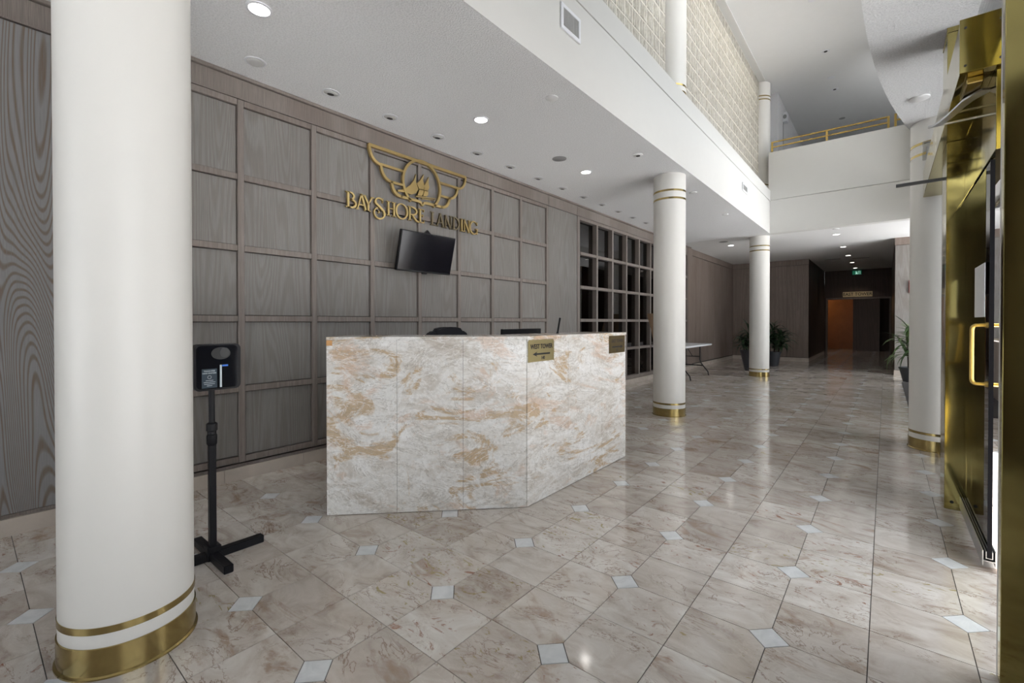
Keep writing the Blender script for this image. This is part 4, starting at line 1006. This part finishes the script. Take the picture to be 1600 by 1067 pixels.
disc('ceiling_speaker', 'round grey speaker grille in the ceiling above the desk', 'speaker', XL, 4.575, ZC, 0.085, M_grey)
disc('ceiling_speaker', 'round grey speaker grille in the ceiling near the far column', 'speaker', -3.07, 11.87, ZC, 0.10, M_grey)
disc('sprinkler_cover', 'flat white disc in the stippled ceiling near the bulkhead grille', 'cover plate', -2.258, 3.294, ZC, 0.055, M_ceil)
disc('sprinkler_cover', 'flat disc in the ceiling before the middle column', 'cover plate', -2.246, 5.055, ZC, 0.055, M_ceil, 0.010, M_ink)
disc('sprinkler_cover', 'flat white disc in the ceiling just past the middle column', 'cover plate', -2.257, 7.046, ZC, 0.055, M_ceil, 0.010)
disc('sprinkler_cover', 'flat white disc in the ceiling midway between the middle and far columns', 'cover plate', -2.265, 8.857, ZC, 0.055, M_ceil, 0.010)
disc('sprinkler_cover', 'flat disc in the canopy soffit above the right column', 'cover plate', 0.218, 5.334, ZC, 0.07, M_ceil, 0.010)
disc('sprinkler_cover', 'flat disc in the low ceiling above the first hallway downlight', 'cover plate', -0.821, 11.72, ZC, 0.06, M_ceil, 0.008)
for k, (x, y) in enumerate(((-0.978, 9.17), (-0.96, 11.09), (-0.95, 13.03))):
    disc('ceiling_light', ['white ceiling disc light at the top edge of the picture', 'small dark ceiling light upstairs above the balcony front', 'small dark ceiling light upstairs nearer the far wall'][k], 'ceiling light', x, y, ZU, 0.07, M_plastw, 0.006, M_ink if k else None, 'upstairs ceiling lights')
disc('sprinkler_cover', 'white disc between the two upstairs ceiling lights', 'cover plate', -0.965, 12.36, ZU, 0.07, M_plastw)
disc('sprinkler_cover', 'dark disc at the back of the upstairs ceiling above the brass railing', 'cover plate', -0.93, 15.02, ZU, 0.07, M_grey)
for x, y, lb_ in ((-1.30, 17.3, 'pale slotted ceiling vent left of the hallway downlights'), (-0.60, 17.5, 'pale slotted ceiling vent right of the hallway downlights')):
    t = thing('ceiling_vent', lb_, 'vent', (x, y, ZC-0.01), 'hallway ceiling vents')
    box('frame', (x-0.22, y-0.10, ZC-0.008), (x+0.22, y+0.10, ZC), M_lgrey, t)
    for k in range(4): cbox('slat', (x-0.20, y-0.075+k*0.045, ZC-0.014), (x+0.20, y-0.055+k*0.045, ZC-0.008), M_grey, t)
# grilles on the bulkhead
def grille(label, y0, y1, z0, z1, n):
    t = thing('air_grille', label, 'grille', (XS+0.01, (y0+y1)/2, z0), 'air grilles on the bulkhead')
    b = bmesh.new(); X0, X1 = XS+0.004, XS+0.016; w = 0.028
    bx(b, (X0, y0, z0), (X1, y1, z0+w)); bx(b, (X0, y0, z1-w), (X1, y1, z1)); bx(b, (X0, y0, z0+w), (X1, y0+w, z1-w)); bx(b, (X0, y1-w, z0+w), (X1, y1, z1-w)); obj('frame', b, M_plastw, t)
    box('backing', (X0, y0+w, z0+w), (X0+0.002, y1-w, z1-w), M_grey, t)
    for k in range(n):
        y = y0+w+(y1-y0-2*w)*(k+0.5)/n; cbox('louvre', (X0+0.002, y-0.003, z0+w), (X1-0.003, y+0.003, z1-w), M_lgrey, t)
grille('larger white air grille on the bulkhead near the top of the picture', 3.02, 3.31, 3.565, 3.765, 14)
grille('small white air grille on the bulkhead near the balcony', 8.88, 9.25, 3.59, 3.74, 8)

# ------------------------------------------------------------------ balcony railing and upstairs device
def railing(label, posts, x1, zt):
    t = thing('brass_railing', label, 'railing', ((posts[0]+x1)/2, YB+0.06, 4.985), 'brass railings on the balcony')
    y = YB+0.06
    for x in posts: box('post', (x-0.018, y-0.018, 4.985), (x+0.018, y+0.018, zt-0.016), M_brassr, t)
    for z in (zt-0.016, zt-0.125):
        b = bmesh.new(); bx(b, (posts[0]-0.018, y-0.016, z-0.014) if z > zt-0.05 else (posts[0]+0.018, y-0.012, z-0.014), (x1, y+0.016, z+0.014) if z > zt-0.05 else (x1, y+0.012, z+0.014), 0.004); obj('rail', b, M_brassr, t)
railing('long brass railing on top of the white balcony front', [-1.965, -0.965, 0.02], 0.038, 5.235)
railing('short brass railing end beside the curved ceiling edge', [0.125, 1.125], 2.5, 5.255)
t = thing('wall_beacon', 'small white alarm unit on the upstairs wall above the railing', 'alarm', (-1.97, 13.1, 6.2))
box('unit', (-1.9995, 12.98, 6.20), (-1.90, 13.16, 6.42), M_plastw, t, 0.006)
b = bmesh.new(); slabpoly(b, arc(-1.95, 6.31, 0.04, 0.05, 0, 345, 20), lambda u, v, w: (u, 12.98-w, v), 0.012); obj('lens', b, M_grey, t)
b = bmesh.new(); tube(b, [(-1.993, 13.05, 6.2), (-1.993, 13.05, 5.4)], 0.008, 6); obj('cable', b, M_grey, t)

# ------------------------------------------------------------------ far hallway signs and alarm
t = thing('tower_sign', 'pale brass EAST TOWER sign above the dark hallway doorway', 'sign', (-0.83, YR-0.02, 2.18))
box('plate', (-1.27, YR-0.026, 2.185), (-0.385, YR-0.002, 2.375), plain('pale_gold_sign_face', (0.72, 0.55, 0.30), 0.45), t)
text_mesh('lettering', 'EAST TOWER', 0.155, frame_my((-0.828, YR-0.0275, 2.28)), M_ink, t, 0.001, sx=0.92, bold=0.002)
t = thing('exit_sign', 'green running man exit sign under the dark hallway ceiling', 'exit sign', (-0.845, YR-0.05, 3.0))
box('housing', (-0.99, YR-0.06, 3.005), (-0.70, YR-0.002, 3.165), M_black, t)
box('face', (-0.98, YR-0.064, 3.012), (-0.71, YR-0.0605, 3.158), M_exit, t)
b = bmesh.new()
for pts, w in (([(-0.87, 3.09), (-0.85, 3.06)], 0.028), ([(-0.85, 3.065), (-0.88, 3.025)], 0.018), ([(-0.85, 3.065), (-0.82, 3.035)], 0.018), ([(-0.89, 3.075), (-0.83, 3.095)], 0.014)):
    ribbon(b, pts, w, lambda u, v, d: (u, YR-0.0645-d, v), 0.001)
slabpoly(b, arc(-0.868, 3.125, 0.015, 0.015, 0, 330, 12), lambda u, v, d: (u, YR-0.0645-d, v), 0.001)
ribbon(b, [(-0.80, 3.03), (-0.80, 3.14), (-0.75, 3.14), (-0.75, 3.03)], 0.01, lambda u, v, d: (u, YR-0.0645-d, v), 0.001)
obj('pictogram', b, M_exitw, t)
t = thing('fire_alarm', 'red fire alarm box on the far pier beside the right column', 'fire alarm', (0.47, 13.83, 1.9))
box('bell_box', (0.405, 13.79, 1.90), (0.545, 13.849, 2.19), M_red, t, 0.006)
box('strobe', (0.435, 13.77, 2.05), (0.515, 13.7895, 2.15), M_plastw, t, 0.004)
